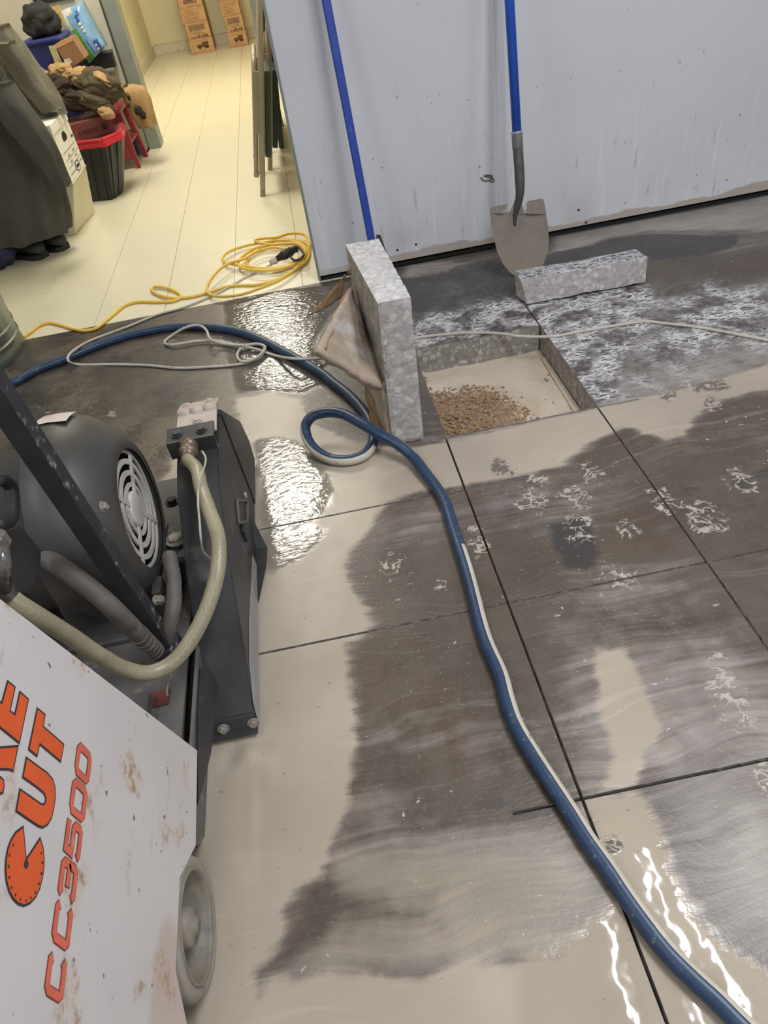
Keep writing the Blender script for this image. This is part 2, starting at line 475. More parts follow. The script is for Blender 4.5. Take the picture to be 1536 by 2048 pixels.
# slurry smeared dark top of the loose block
t = NT('block_top')
a = t.noise(1.0, 6, .7, t.map((16, 70, 20)))
b = t.n('TexVoronoi', {'feature': 'DISTANCE_TO_EDGE'}, Vector=t.map((40, 60, 40)), Scale=1.0).outputs['Distance']
col = t.mix(t.smooth(a, .40, .60), L((66, 60, 60)), L((188, 186, 190)))
col = t.mix(t.smooth(b, .10, .03, 0, .8), col, L((214, 212, 214)))
M['block_top'] = t.fin(col, .5, t.bump(a, .3, .003))

# shovel blade: grey steel under dried mud with pale flecks
t = NT('shovel_blade')
sx = t.n('SeparateXYZ', Vector=t.pos())
n1 = t.noise(14, 5)
base = t.mix(t.smooth(n1, .35, .65), L((126, 116, 108)), L((142, 132, 122)))
wetz = t.math('ADD', sx.outputs[2], t.math('MULTIPLY', t.math('SUBTRACT', n1, .5), .12))
base = t.mix(t.smooth(wetz, .22, .08, 0, .6), base, L((150, 138, 122)))
base = t.mix(t.smooth(wetz, .26, .33, 0, .8), base, L((88, 84, 82)))
base = t.mix(t.smooth(t.noise(110, 2), .68, .72), base, L((190, 182, 170)))
M['shovel_blade'] = t.fin(base, .5, t.bump(t.noise(50, 5), .2, .002), .15)

# vinyl plank floor of the hall
t = NT('vinyl_plank')
base = t.mix(t.noise(3.0, 2, .5), L((218, 212, 188)), L((224, 219, 196)))
base = t.mix(t.smooth(t.noise(1.0, 2, .5, t.map((3, 40, 1))), .35, .85, 0, .10), base, L((196, 188, 160)))
M['vinyl_plank'] = t.fin(base, .30)

# slurry-covered workshop floor; where the slurry, film, water and marks lie is stored on the slabs
t = NT('wet_concrete')
P = t.pos()
def warp(amount, scale, detail=2.0, vec=None):
    n_ = t.n('TexNoise', Vector=vec if vec is not None else P, Scale=scale, Detail=detail)
    w_ = t.n('Mix', {'data_type': 'VECTOR'}); t.set(w_.inputs[0], amount); t.set(w_.inputs[4], vec if vec is not None else P); t.set(w_.inputs[5], n_.outputs['Color'])
    return w_.outputs[1]
WP = warp(.16, 2.2)
sl, fi, wa, ve, dk, sw = (t.attr(a) for a in ('slurry', 'film', 'water', 'vein', 'dark', 'straw'))
sub_ = lambda a, b_: t.math('SUBTRACT', a, b_)
mul_ = lambda a, b_: t.math('MULTIPLY', a, b_)
add_ = lambda a, b_: t.math('ADD', a, b_)
cen = lambda v, k: t.math('MULTIPLY', t.math('SUBTRACT', v, .5), k)
n_big = t.noise(4.5, 4)
n_mid = t.noise(22, 6, .62)
n_fine = t.noise(120, 4, .65)
streak = t.noise(1.0, 6, .62, t.map((2.6, 46, 1), (0, 0, -.05), WP))
streak2 = t.noise(1.0, 5, .65, t.map((7, 130, 1), (0, 0, .10), WP))
base = t.mix(t.smooth(n_big, .3, .7), L((78, 68, 60)), L((94, 84, 75)))
base = t.mix(t.smooth(t.noise(2.0, 5, .6), .46, .66, 0, .6), base, L((88, 72, 56)))
base = t.mix(t.smooth(n_fine, .50, .70, 0, .30), base, L((118, 108, 100)))
base = t.mix(t.smooth(streak2, .55, .74, 0, .34), base, L((132, 123, 115)))
base = t.mix(t.smooth(streak, .60, .74, 0, .18), base, L((140, 132, 126)))
base = t.mix(t.smooth(n_mid, .58, .72, 0, .28), base, L((60, 54, 52)))
base = t.mix(mul_(t.attr('stain'), .6), base, L((104, 95, 80)))
base = t.mix(mul_(t.attr('stain'), t.smooth(add_(cen(t.noise(6, 5, .62), 1.6), cen(t.noise(70, 4, .7), 1.1)), -.02, .22)), base, L((50, 43, 42)))
base = t.mix(mul_(t.attr('stain'), t.smooth(t.n('TexWave', {'bands_direction': 'Y'}, Vector=WP, Scale=60.0, Distortion=1.0).outputs['Fac'], .5, 1, 0, .22)), base, L((122, 110, 96)))
# thin dried film, swept by broom and squeegee; also a hazy fringe round the slurry
fringe = t.smooth(sl, -1.0, .0, 0, .42)
fa = add_(add_(t.math('MAXIMUM', fi, fringe), cen(streak, 1.15)), cen(n_mid, .55))
ff = t.smooth(fa, .10, 1.05, 0, .92)
filmc = t.mix(t.smooth(n_big, .35, .65), L((150, 141, 134)), L((176, 168, 160)))
filmc = t.mix(t.attr('warm'), filmc, t.mix(t.smooth(n_big, .35, .65), L((146, 136, 118)), L((166, 153, 134))))
filmc = t.mix(t.smooth(streak2, .40, .62, 0, .4), filmc, L((128, 120, 118)))
col = t.mix(ff, base, filmc)
# straw-like strokes of white paste over the dark concrete
VP = warp(.05, 12.0, 3.0)
def strokes(rot, sc, loc, k=4.2, th=.055):
    v = t.n('TexVoronoi', {'feature': 'DISTANCE_TO_EDGE'}, Vector=t.map((sc, sc * k, 1), (0, 0, rot), VP, loc), Scale=1.0).outputs['Distance']
    return t.smooth(v, th, th * .35)
st = t.math('MAXIMUM', strokes(.45, 13, (0, 0, 0)), t.math('MAXIMUM', strokes(-.75, 17, (3, 1, 0)), t.math('MAXIMUM', strokes(1.6, 15, (1, 4, 0)), strokes(-.1, 10, (5, 2, 0), 6))))
st = mul_(st, t.smooth(t.noise(11, 4, .6), .40, .56))
sn = add_(sw, cen(n_big, .9))
sm = mul_(st, t.smooth(sn, .15, .60))
strawbase = t.mix(t.smooth(t.noise(40, 7, .72), .44, .62), L((62, 57, 57)), L((112, 106, 104)))
col = t.mix(t.smooth(add_(sw, cen(n_mid, .6)), .1, .55, 0, .9), col, strawbase)
col = t.mix(t.smooth(add_(mul_(t.smooth(sn, .2, .7), t.noise(9, 6, .7)), 0.0), .50, .62, 0, .34), col, L((172, 167, 166)))
col = t.mix(sm, col, L((214, 211, 210)))
# dark puddles
dd = t.smooth(add_(dk, add_(cen(n_mid, .7), cen(n_big, .6))), .3, .55)
col = t.mix(mul_(dd, .85), col, L((58, 55, 55)))
# flecks and splatters of paste
fl1 = t.smooth(t.noise(190, 2, .5), .68, .72)
fl2 = t.smooth(t.noise(52, 3, .6), .69, .71)
fl3 = t.smooth(t.noise(1.0, 3, .55, t.map((26, 80, 1), (0, 0, .9), P)), .70, .73)
fl = t.math('MAXIMUM', mul_(fl1, .6), t.math('MAXIMUM', fl2, mul_(fl3, .7)))
col = t.mix(mul_(fl, t.smooth(t.noise(3.2, 3), .38, .60)), col, L((190, 181, 168)))
# thick slurry with half-clear edges
sa = add_(sl, add_(cen(n_mid, .55), add_(cen(streak, .75), cen(n_big, .5))))
sf = t.smooth(sa, -.28, .20)
tan = t.mix(t.smooth(t.noise(2.4, 4), .3, .7), L((165, 152, 136)), L((179, 166, 149)))
tan = t.mix(t.smooth(t.noise(6, 6, .62), .52, .76, 0, .45), tan, L((160, 149, 136)))
tan = t.mix(t.smooth(streak, .56, .72, 0, .22), tan, L((206, 196, 182)))
tan = t.mix(t.smooth(t.noise(75, 2, .4), .735, .75, 0, .6), tan, L((112, 100, 90)))
col = t.mix(sf, col, tan)
# shoe prints and squeezed veins
vw = warp(.10, 16.0, 3.0)
vv = t.n('TexVoronoi', {'feature': 'DISTANCE_TO_EDGE', }, Vector=t.map((40, 62, 1), (0, 0, .5), vw), Scale=1.0).outputs['Distance']
vm = t.smooth(add_(ve, add_(cen(t.noise(19, 4, .6), 1.5), cen(t.noise(60, 3), .5))), .38, .60)
line = mul_(t.smooth(vv, .16, .05), t.smooth(t.noise(30, 3), .38, .52))
vcol = t.mix(line, L((84, 75, 68)), t.mix(t.noise(40, 3), L((150, 141, 130)), L((200, 190, 176))))
col = t.mix(mul_(vm, t.math('MAXIMUM', mul_(line, .95), mul_(sf, .8))), col, vcol)
# water standing on top darkens what is under it
wf = t.smooth(add_(wa, add_(cen(n_mid, .7), cen(n_big, 1.3))), .0, .6)
col = t.mix(mul_(wf, .5), col, L((88, 89, 90)))
rough = t.mix(sf, t.smooth(n_mid, .3, .7, .26, .42), t.mix(t.smooth(t.attr('gloss'), .2, .8), (.34, .34, .34, 1), (.025, .025, .025, 1)))
rough = t.mix(mul_(ff, sub_(1.0, sf)), rough, (.40, .40, .40, 1))
rough = t.mix(wf, rough, (.05, .05, .05, 1))
rip = t.noise(1.0, 3, .5, t.map((44, 84, 1), (0, 0, .35), WP))
rip2 = t.noise(7, 2, .4)
h_dry = add_(mul_(n_fine, .5), mul_(streak2, .5))
h = add_(mul_(mul_(rip, wf), t.smooth(wa, .15, .9, .25, 1.1)), mul_(h_dry, mul_(sub_(1.0, t.math('MAXIMUM', wf, sf)), .6)))
h = add_(h, mul_(mul_(t.noise(16, 2, .4), sf), .5))
h = add_(h, mul_(mul_(line, vm), .7))
h = add_(h, mul_(sf, .45))
M['wet_concrete'] = t.fin(col, rough, t.bump(h, .5, .0032))

# ------------------------------------------------------------------ workshop floor: sawn slabs, kerfs, the open pit
WALL_Y = 2.965
EDGE_Y = 2.955                         # where the workshop concrete meets the hall planks
PIT = (0.2735, 0.7315, 1.675, 2.2185)  # x0, x1, y0, y1
SLAB_Z = -0.104
KERFS = [('x', 0.2705, -0.75, 1.675, .006), ('x', 0.7335, -0.75, 2.39, .0055),
         ('y', 1.429, -0.95, 0.45, .006), ('y', 1.012, -0.31, 3.3, .006), ('y', 0.547, 0.145, 3.3, .0065),
         ('y', 1.672, 0.20, 0.86, .005), ('y', 2.2215, 0.262, 0.74, .004), ('y', 2.625, -0.34, 0.02, .004)]
def steps(a, b, h, cuts):
    cs = sorted({round(a, 5), round(b, 5), *[round(c, 5) for c in cuts if a < c < b]})
    out = []
    for p, q in zip(cs[:-1], cs[1:]):
        n = max(1, int(round((q - p) / h)))
        out += list(np.linspace(p, q, n + 1)[:-1])
    return np.array(out + [cs[-1]])
FX0, FX1, FY0, FY1 = -2.4, 3.3, -0.75, EDGE_Y
cx, cy = [PIT[0], PIT[1]], [PIT[2], PIT[3]]
for (ax, c, a, b, w) in KERFS:
    (cx if ax == 'x' else cy).extend([c - w / 2, c + w / 2])
    (cy if ax == 'x' else cx).extend([a, b])
gx = steps(FX0, FX1, .0125, cx); gy = steps(FY0, FY1, .0125, cy)
mx = (gx[:-1] + gx[1:]) / 2; my = (gy[:-1] + gy[1:]) / 2
CX, CY = np.meshgrid(mx, my, indexing='ij')
solid = ~((CX > PIT[0]) & (CX < PIT[1]) & (CY > PIT[2]) & (CY < PIT[3]))
for (ax, c, a, b, w) in KERFS:
    if ax == 'x': solid &= ~((np.abs(CX - c) < w / 2) & (CY > a) & (CY < b))
    else: solid &= ~((np.abs(CY - c) < w / 2) & (CX > a) & (CX < b))
# connected slabs
lab = np.zeros(solid.shape, int); nlab = 0
todo = np.argwhere(solid)
for (i0, j0) in todo:
    if lab[i0, j0]: continue
    nlab += 1; stack = [(i0, j0)]; lab[i0, j0] = nlab
    while stack:
        i, j = stack.pop()
        for (u, v) in ((i + 1, j), (i - 1, j), (i, j + 1), (i, j - 1)):
            if 0 <= u < solid.shape[0] and 0 <= v < solid.shape[1] and solid[u, v] and not lab[u, v]:
                lab[u, v] = nlab; stack.append((u, v))
GX, GY = np.meshgrid(gx, gy, indexing='ij')
# ---- where things lie on the floor; outlines were read off the photo and are carried onto the floor plane
def floor_poly(px): return np.array([tuple(onz(*p))[:2] for p in px])
def sdist(px, soft):
    """signed distance to the outline / soft, positive inside, clipped to -1..1"""
    P = floor_poly(px); n = len(P)
    d = np.full(GX.shape, 9.0); ins = np.zeros(GX.shape, bool)
    for i in range(n):
        ax, ay = P[i]; bx, by = P[(i + 1) % n]
        ex, ey = bx - ax, by - ay
        t = np.clip(((GX - ax) * ex + (GY - ay) * ey) / (ex * ex + ey * ey + 1e-12), 0, 1)
        d = np.minimum(d, np.hypot(GX - ax - t * ex, GY - ay - t * ey))
        if ay != by:
            ins ^= ((ay > GY) != (by > GY)) & (GX < (bx - ax) * (GY - ay) / (by - ay) + ax)
    return np.clip(np.where(ins, d, -d) / soft, -1, 1)
def disc(x, y, r):
    c = onz(x, y); e = onz(x + r, y); R = (e - c).length
    return np.clip(1 - np.hypot((GX - c.x), (GY - c.y) * .8) / R, -1, 1)
SLURRY = [
    # the big pale sheet beside the guard and along the front of the pit
    ([(350, 900), (330, 960), (345, 1010), (370, 1010), (440, 1130), (420, 1300), (400, 1480), (300, 1500), (250, 1700), (250, 2300), (900, 2300), (1010, 1930),
      (930, 1925), (840, 1960), (700, 1945), (640, 1950), (540, 1960), (520, 1990), (505, 1950), (560, 1880), (566, 1820), (590, 1765), (640, 1750),
      (655, 1700), (672, 1650), (697, 1590), (706, 1540), (712, 1450), (700, 1380), (690, 1292), (716, 1274), (735, 1250), (733, 1215), (705, 1180),
      (690, 1140), (706, 1098), (738, 1060), (762, 1012), (842, 975), (870, 930), (790, 900), (700, 880), (620, 840), (600, 800), (540, 785), (470, 800), (480, 860)], .05),
    ([(760, 1000), (800, 900), (892, 882), (1195, 818), (1290, 798), (1440, 758), (1536, 728), (1700, 690), (1700, 740), (1536, 775), (1440, 800), (1390, 830), (1372, 872), (1330, 880),
      (1300, 868), (1250, 850), (1180, 885), (1120, 930), (1050, 950), (930, 972), (850, 980)], .045),
    ([(1195, 1300), (1245, 1300), (1272, 1330), (1292, 1390), (1320, 1440), (1318, 1480), (1286, 1500), (1276, 1560), (1262, 1575), (1206, 1578), (1228, 1520), (1222, 1470), (1204, 1420), (1192, 1360)], .045),
    ([(1170, 1600), (1262, 1578), (1285, 1590), (1320, 1660), (1340, 1730), (1380, 1810), (1440, 1880), (1536, 1950), (1700, 2060), (1700, 2300), (900, 2300), (960, 1990), (1080, 1930), (1170, 1850), (1225, 1790)], .06),
    ([(900, 2300), (960, 1960), (1040, 1920), (1150, 1880), (1230, 1790), (1300, 1900), (1330, 2050), (1340, 2300)], .08),
]
FILM = [([(1100, 520), (1110, 470), (1536, 388), (1700, 360), (1700, 440), (1536, 462), (1480, 462), (1300, 462), (1210, 480)], 1.0, .03),
    ([(800, 560), (810, 530), (900, 520), (960, 530), (900, 556)], .9, .03),
    ([(660, 1690), (760, 1690), (900, 1672), (1010, 1662), (1130, 1668), (1180, 1720), (1215, 1790), (1215, 1860), (1100, 1930), (900, 1960), (700, 1960), (560, 1960), (590, 1880), (640, 1750)], 1.15, .06),
    ([(680, 1560), (760, 1540), (850, 1640), (800, 1720), (670, 1760)], .55, .07),
    ([(700, 1430), (800, 1440), (1000, 1420), (1080, 1470), (1150, 1600), (1030, 1540), (820, 1500), (720, 1520)], .42, .06),
    ([(1130, 1250), (1190, 1180), (1250, 1165), (1400, 1190), (1536, 1330), (1700, 1500), (1700, 2000), (1440, 1860), (1350, 1700), (1290, 1570), (1160, 1590), (1150, 1420)], .72, .08),
    ([(700, 1050), (770, 1010), (890, 985), (950, 980), (960, 1040), (850, 1090), (740, 1130)], .42, .07),
    ([(940, 985), (1040, 960), (1060, 1000), (1010, 1060), (960, 1060)], .42, .05),
    ([(1090, 640), (1300, 600), (1536, 560), (1700, 560), (1700, 720), (1536, 740), (1300, 800), (1200, 808)], 1.0, .07),
    ([(640, 575), (800, 545), (900, 515), (1100, 480), (1536, 400), (1700, 380), (1700, 520), (1536, 500), (1300, 500), (1100, 540), (900, 560), (800, 580)], .45, .08),
    ([(850, 860), (870, 830), (900, 880), (895, 940), (830, 950), (790, 905)], .45, .05),
    ([(930, 960), (1100, 930), (1250, 950), (1300, 1000), (1180, 1060), (1050, 1070), (960, 1040)], .38, .07),
    ([(1130, 1150), (1250, 1120), (1380, 1130), (1330, 1190), (1180, 1230)], .5, .06),
    ([(1220, 880), (1536, 800), (1700, 780), (1700, 900), (1536, 900), (1300, 930)], .30, .07),
    ([(1200, 1020), (1400, 960), (1536, 930), (1700, 900), (1700, 1200), (1536, 1180), (1400, 1100), (1290, 1120)], .12, .1),
    ([(60, 640), (320, 630), (500, 690), (440, 800), (300, 830), (60, 760)], .10, .1)]
FILM_OFF = [([(572, 1800), (630, 1765), (700, 1775), (760, 1800), (860, 1815), (880, 1850), (720, 1850), (640, 1875), (580, 1885)], 1.0, .04),
    ([(1170, 1235), (1300, 1215), (1420, 1225), (1430, 1262), (1290, 1285), (1190, 1275)], .6, .06)]
WATER = [([(440, 600), (560, 575), (660, 565), (690, 600), (640, 690), (680, 760), (610, 790), (470, 788), (440, 720)], .07),
    ([(500, 880), (560, 862), (625, 880), (660, 930), (678, 975), (650, 1040), (585, 1080), (555, 1115), (515, 1120), (503, 1000)], .06),
    ([(1170, 1700), (1240, 1650), (1420, 1840), (1536, 1930), (1600, 2100), (1250, 2100)], .25),
    ([(508, 1062), (560, 1050), (640, 1040), (665, 1060), (640, 1100), (600, 1130), (545, 1150), (512, 1140)], .05)]
DARK = [([(20, 640), (320, 630), (470, 700), (440, 800), (330, 850), (300, 900), (0, 900)], .46, .08),
    ([(600, 800), (700, 800), (760, 880), (700, 870), (640, 850)], .45, .05),
    ([(1180, 960), (1536, 880), (1700, 860), (1700, 1080), (1536, 1060), (1300, 1080)], .30, .08),
    ([(1035, 540), (1110, 505), (1190, 492), (1220, 478), (1300, 470), (1420, 472), (1480, 468), (1470, 490), (1400, 512), (1310, 520), (1290, 505), (1200, 520)], 1.0, .03),
    ([(790, 560), (900, 530), (1010, 520), (1060, 560), (1030, 600), (930, 620), (820, 640)], .7, .10),
    ([(1100, 1050), (1170, 1030), (1195, 1090), (1190, 1140), (1130, 1140), (1105, 1100)], .75, .03),
    ([(330, 830), (470, 760), (460, 830), (500, 880), (490, 960), (350, 900)], .35, .1),
    ([(930, 1600), (1000, 1580), (1030, 1620), (960, 1640)], .6, .04)]
STRAW = [([(1290, 590), (1420, 560), (1600, 570), (1600, 690), (1420, 730), (1250, 790), (1230, 700)], .18),
    ([(830, 640), (900, 600), (1040, 590), (1290, 575), (1330, 640), (1260, 680), (1220, 790), (1195, 800), (1130, 720), (1073, 650), (836, 690)], .05),
    ([(840, 560), (1000, 545), (1040, 600), (860, 630)], .15)]
VEIN = [(1070, 965, 48), (1000, 935, 42), (1186, 948, 52), (1060, 1005, 62), (785, 1130, 44), (1410, 1040, 80), (1255, 1060, 40), (1462, 1400, 84), (1532, 1560, 50), (1424, 770, 54), (1384, 768, 44),
        (1335, 790, 34), (950, 1065, 42), (1330, 1000, 60), (1430, 812, 40), (965, 1095, 40), (1240, 1155, 66), (1160, 1060, 60), (1440, 1320, 40), (1230, 1690, 34), (1150, 1000, 60), (1480, 960, 60), (880, 1165, 26)]
F = {k: np.full(GX.shape, v, np.float32) for k, v in (('slurry', -1), ('film', 0), ('water', -.5), ('vein', -.5), ('dark', 0), ('straw', 0))}
for px, s in SLURRY: F['slurry'] = np.maximum(F['slurry'], sdist(px, s))
for px, v, s in FILM: F['film'] = np.maximum(F['film'], v * np.clip(sdist(px, s) * .5 + .5, 0, 1))
for px, v, s in FILM_OFF: F['film'] = F['film'] - v * np.clip(sdist(px, s) * .5 + .5, 0, 1)
F['warm'] = np.clip(sdist([(560, 1900), (600, 1800), (640, 1700), (760, 1680), (1000, 1660), (1140, 1670), (1230, 1800), (1200, 1960), (560, 1990)], .08) * .5 + .5, 0, 1)
F['stain'] = np.clip(sdist([(-40, 640), (320, 630), (470, 690), (440, 800), (480, 860), (340, 960), (0, 1000)], .10) * .5 + .5, 0, 1)
F['gloss'] = np.clip(sdist([(1095, 1690), (1180, 1600), (1290, 1580), (1600, 1800), (1700, 2300), (1050, 2300), (1040, 1880)], .05) * .5 + .5, 0, 1)
for px, s in WATER[:2] + WATER[3:]: F['water'] = np.maximum(F['water'], sdist(px, s))
for px, v, s in DARK: F['dark'] = np.maximum(F['dark'], v * np.clip(sdist(px, s) * .5 + .5, 0, 1))
for px, s in STRAW: F['straw'] = np.maximum(F['straw'], np.clip(sdist(px, s) * .5 + .5, 0, 1) * (1 if s < .1 else .55))
for (x, y, r) in VEIN: F['vein'] = np.maximum(F['vein'], disc(x, y, r))
# gentle unevenness of the surface where the slurry stands, mud waves behind the guard
ridge = np.zeros(GX.shape)
c0 = onz(490, 1510)
dd_ = np.hypot((GX - c0.x), (GY - c0.y) * 1.0)
wob = np.array([[noise.noise(Vector((x * 26, y * 26, 0))) for y in gy] if -.6 < x < 0 else [0.0] * len(gy) for x in gx])
ridge += np.clip(1 - dd_ / .11, 0, 1) * wob * .012
ZT = ridge

floor = structure(box('floor', ((FX0 + FX1) / 2, (EDGE_Y - 3.2) / 2, -.17), (FX1 - FX0 + .4, EDGE_Y + 3.2, .12), simple('kerf_mud', (62, 56, 50), .7, 0, .2, 20)))
for l in range(1, nlab + 1):
    cells = np.argwhere(lab == l)
    if len(cells) < 2: continue
    idx = -np.ones(GX.shape, int)
    I, J = cells[:, 0], cells[:, 1]
    used = np.zeros(GX.shape, bool)
    for (a, b) in ((0, 0), (1, 0), (1, 1), (0, 1)): used[I + a, J + b] = True
    k = np.argwhere(used); idx[k[:, 0], k[:, 1]] = np.arange(len(k))
    top = np.stack([GX[used], GY[used], ZT[used]], 1)
    quads = np.stack([idx[I, J], idx[I + 1, J], idx[I + 1, J + 1], idx[I, J + 1]], 1)
    pad = np.zeros((lab.shape[0] + 2, lab.shape[1] + 2), int); pad[1:-1, 1:-1] = lab
    sk = []
    for (di, dj, a, b) in ((-1, 0, (0, 1), (0, 0)), (1, 0, (1, 0), (1, 1)), (0, -1, (0, 0), (1, 0)), (0, 1, (1, 1), (0, 1))):
        m = pad[I + 1 + di, J + 1 + dj] != l
        sk.append(np.stack([idx[I[m] + a[0], J[m] + a[1]], idx[I[m] + b[0], J[m] + b[1]]], 1))
    sk = np.concatenate(sk)
    bv = np.unique(sk); remap = -np.ones(len(top), int); remap[bv] = np.arange(len(bv)) + len(top)
    low = top[bv].copy(); low[:, 2] = SLAB_Z
    # skirt uses its own copy of the rim so the arris stays sharp
    rim = top[bv].copy(); rmap = -np.ones(len(top), int); rmap[bv] = np.arange(len(bv)) + len(top) + len(bv)
    sq = np.stack([rmap[sk[:, 1]], rmap[sk[:, 0]], remap[sk[:, 0]], remap[sk[:, 1]]], 1)
    V = np.concatenate([top, low, rim]); Q = np.concatenate([quads, sq[:, ::-1]])
    me = bpy.data.meshes.new('concrete_slab')
    me.vertices.add(len(V)); me.vertices.foreach_set('co', V.astype(np.float32).ravel())
    me.loops.add(len(Q) * 4); me.loops.foreach_set('vertex_index', Q.astype(np.int32).ravel())
    me.polygons.add(len(Q)); me.polygons.foreach_set('loop_start', np.arange(0, len(Q) * 4, 4, dtype=np.int32))
    me.polygons.foreach_set('loop_total', np.full(len(Q), 4, np.int32))
    me.materials.append(M['wet_concrete']); me.materials.append(M['concrete_cut_dark'])
    me.polygons.foreach_set('material_index', np.concatenate([np.zeros(len(quads), np.int32), np.ones(len(sq), np.int32)]))
    sm = np.zeros(len(Q), bool); sm[:len(quads)] = True
    me.polygons.foreach_set('use_smooth', sm)
    me.update(calc_edges=True); me.validate()
    for key, arr in F.items():
        at = me.attributes.new(key, 'FLOAT', 'POINT')
        vals = np.concatenate([arr[used], arr[used][bv], arr[used][bv]]).astype(np.float32)
        at.data.foreach_set('value', vals)
    o = bpy.data.objects.new('concrete_slab', me); COL.objects.link(o); o.parent = floor

# ---- the bed of the pit: damp sand, with a heap of crumbs in its near left corner
x0, x1, y0, y1 = PIT
n = 90
vs = []; fs = []
def heap(x, y):
    u = (x - x0) / (x1 - x0); v = (y - y0) / (y1 - y0)
    h = .022 * max(0, 1 - ((u - .20) / .50) ** 2 - ((v - .34) / .44) ** 2) + .016 * max(0, 1 - v / .06) * (u < .86)
    h += .012 * max(0, 1 - u / .08)
    return h
for i in range(n + 1):
    for j in range(n + 1):
        x = x0 - .003 + (x1 - x0 + .006) * i / n; y = y0 - .003 + (y1 - y0 + .006) * j / n
        h = heap(x, y)
        z = SLAB_Z + .004 + h + .004 * noise.noise(Vector((x * 9, y * 9, 0))) + (.0015 + h * .42) * noise.noise(Vector((x * 62, y * 62, 3)))
        vs.append((x, y, z))
for i in range(n):
    for j in range(n):
        a = i * (n + 1) + j; fs.append((a, a + n + 1, a + n + 2, a + 1))
t = NT('pit_sand')
sx = t.n('SeparateXYZ', Vector=t.pos())
g = t.smooth(t.math('ADD', sx.outputs[2], t.math('MULTIPLY', t.math('SUBTRACT', t.noise(14, 5), .5), .018)), SLAB_Z + .010, SLAB_Z + .022)
wet_c = t.mix(t.smooth(t.noise(7, 5), .35, .65), L((190, 172, 150)), L((202, 188, 170)))
dry_c = t.mix(t.smooth(t.noise(60, 5, .7), .35, .65), L((124, 98, 72)), L((160, 134, 104)))
M['pit_sand'] = t.fin(t.mix(g, wet_c, dry_c), .7, t.bump(t.noise(90, 5, .7), t.math('MULTIPLY', g, .6), .004))
obj('sand_bed', vs, fs, M['pit_sand'], floor, True)
# loose crumbs: far too many to count, one joined part
rnd = random.Random(3)
crumb_m = simple('crumb', (150, 124, 96), .85, 0, .25, 60, .3, (124, 94, 62), .35, 40)
vs = []; fs = []
ico = [(0, 0, 1), (.9, 0, .3), (.28, .85, .3), (-.72, .53, .3), (-.72, -.53, .3), (.28, -.85, .3), (.0, 0, -.6)]
icf = [(0, 1, 2), (0, 2, 3), (0, 3, 4), (0, 4, 5), (0, 5, 1), (6, 2, 1), (6, 3, 2), (6, 4, 3), (6, 5, 4), (6, 1, 5)]
def crumb(x, y, z, s):
    b = len(vs); R = Matrix.Rotation(rnd.uniform(0, 6), 3, 'Z') @ Matrix.Rotation(rnd.uniform(-.6, .6), 3, 'X')
    for p in ico:
        q = R @ Vector((p[0] * rnd.uniform(.7, 1.3), p[1] * rnd.uniform(.7, 1.3), p[2] * rnd.uniform(.6, .9))) * s
        vs.append((x + q.x, y + q.y, z + q.z))
    fs.extend([tuple(b + k for k in f) for f in icf])
cnt = 0
while cnt < 2300:
    u, v = rnd.random(), rnd.random()
    x = x0 + (x1 - x0) * u; y = y0 + (y1 - y0) * v
    h = heap(x, y)
    if rnd.random() > h / .018 + (.012 if v < .7 else .0): continue
    crumb(x, y, SLAB_Z + .005 + h, rnd.choice((.0025, .003, .004, .005, .006, .008))); cnt += 1
for _ in range(26):
    u = rnd.gauss(.2, .12); v = rnd.gauss(.35, .16)
    if not (.03 < u < .9 and .04 < v < .9): continue
    x = x0 + (x1 - x0) * u; y = y0 + (y1 - y0) * v
    crumb(x, y, SLAB_Z + .008 + heap(x, y), rnd.uniform(.009, .015))
o = obj('sand_crumbs', vs, fs, crumb_m, floor); o['kind'] = 'stuff'
# chipped ledge along the foot of the pit's right side
prism('broken_ledge', [(x1 - .022, y0 + .05, SLAB_Z), (x1 + .002, y0 + .05, SLAB_Z), (x1 + .002, y1 - .06, SLAB_Z), (x1 - .012, y1 - .06, SLAB_Z)], (0, 0, .012), M['pit_sand'], floor)

# ------------------------------------------------------------------ partition wall with the raw gap under it
PW = .10
wall_front = structure(box('wall_front', (1.70, WALL_Y + PW / 2, 1.375 + .012), (3.40, PW, 2.75 - .024), M['partition']))
structure(box('gap_shade_front', (1.70, WALL_Y + .03, .006), (3.4, .05, .012), M['dark_hole']))  # dark strip standing in for the shade in the gap under the sheet
structure(box('trim_1', (-.004, WALL_Y + PW / 2, 1.38), (.010, PW + .006, 2.74), M['grey_frame']))
# a row of small screw heads along the foot of the sheet
for (x, y) in ((795, 500), (832, 489), (1157, 420), (1172, 445), (960, 492), (1380, 419)):
    p = ony(x, y, WALL_Y)
    if p.z > .01: bolt('screw', (p.x, WALL_Y, p.z), (0, -1, 0), .0035, .003, M['dark_hole'], wall_front)
# scrap of wire left on the wall
w = [ony(x, y, WALL_Y - .004) for (x, y) in ((962, 354), (966, 360), (976, 361), (984, 357), (984, 352), (976, 350), (968, 351), (974, 353), (984, 356), (988, 362), (984, 364), (979, 359))]
tag(tube('wire_scrap', catmull(w, 5), .0022, M['brass'], seg=6), 'small bent loop of tan wire sticking out of the pale partition wall', 'wire')

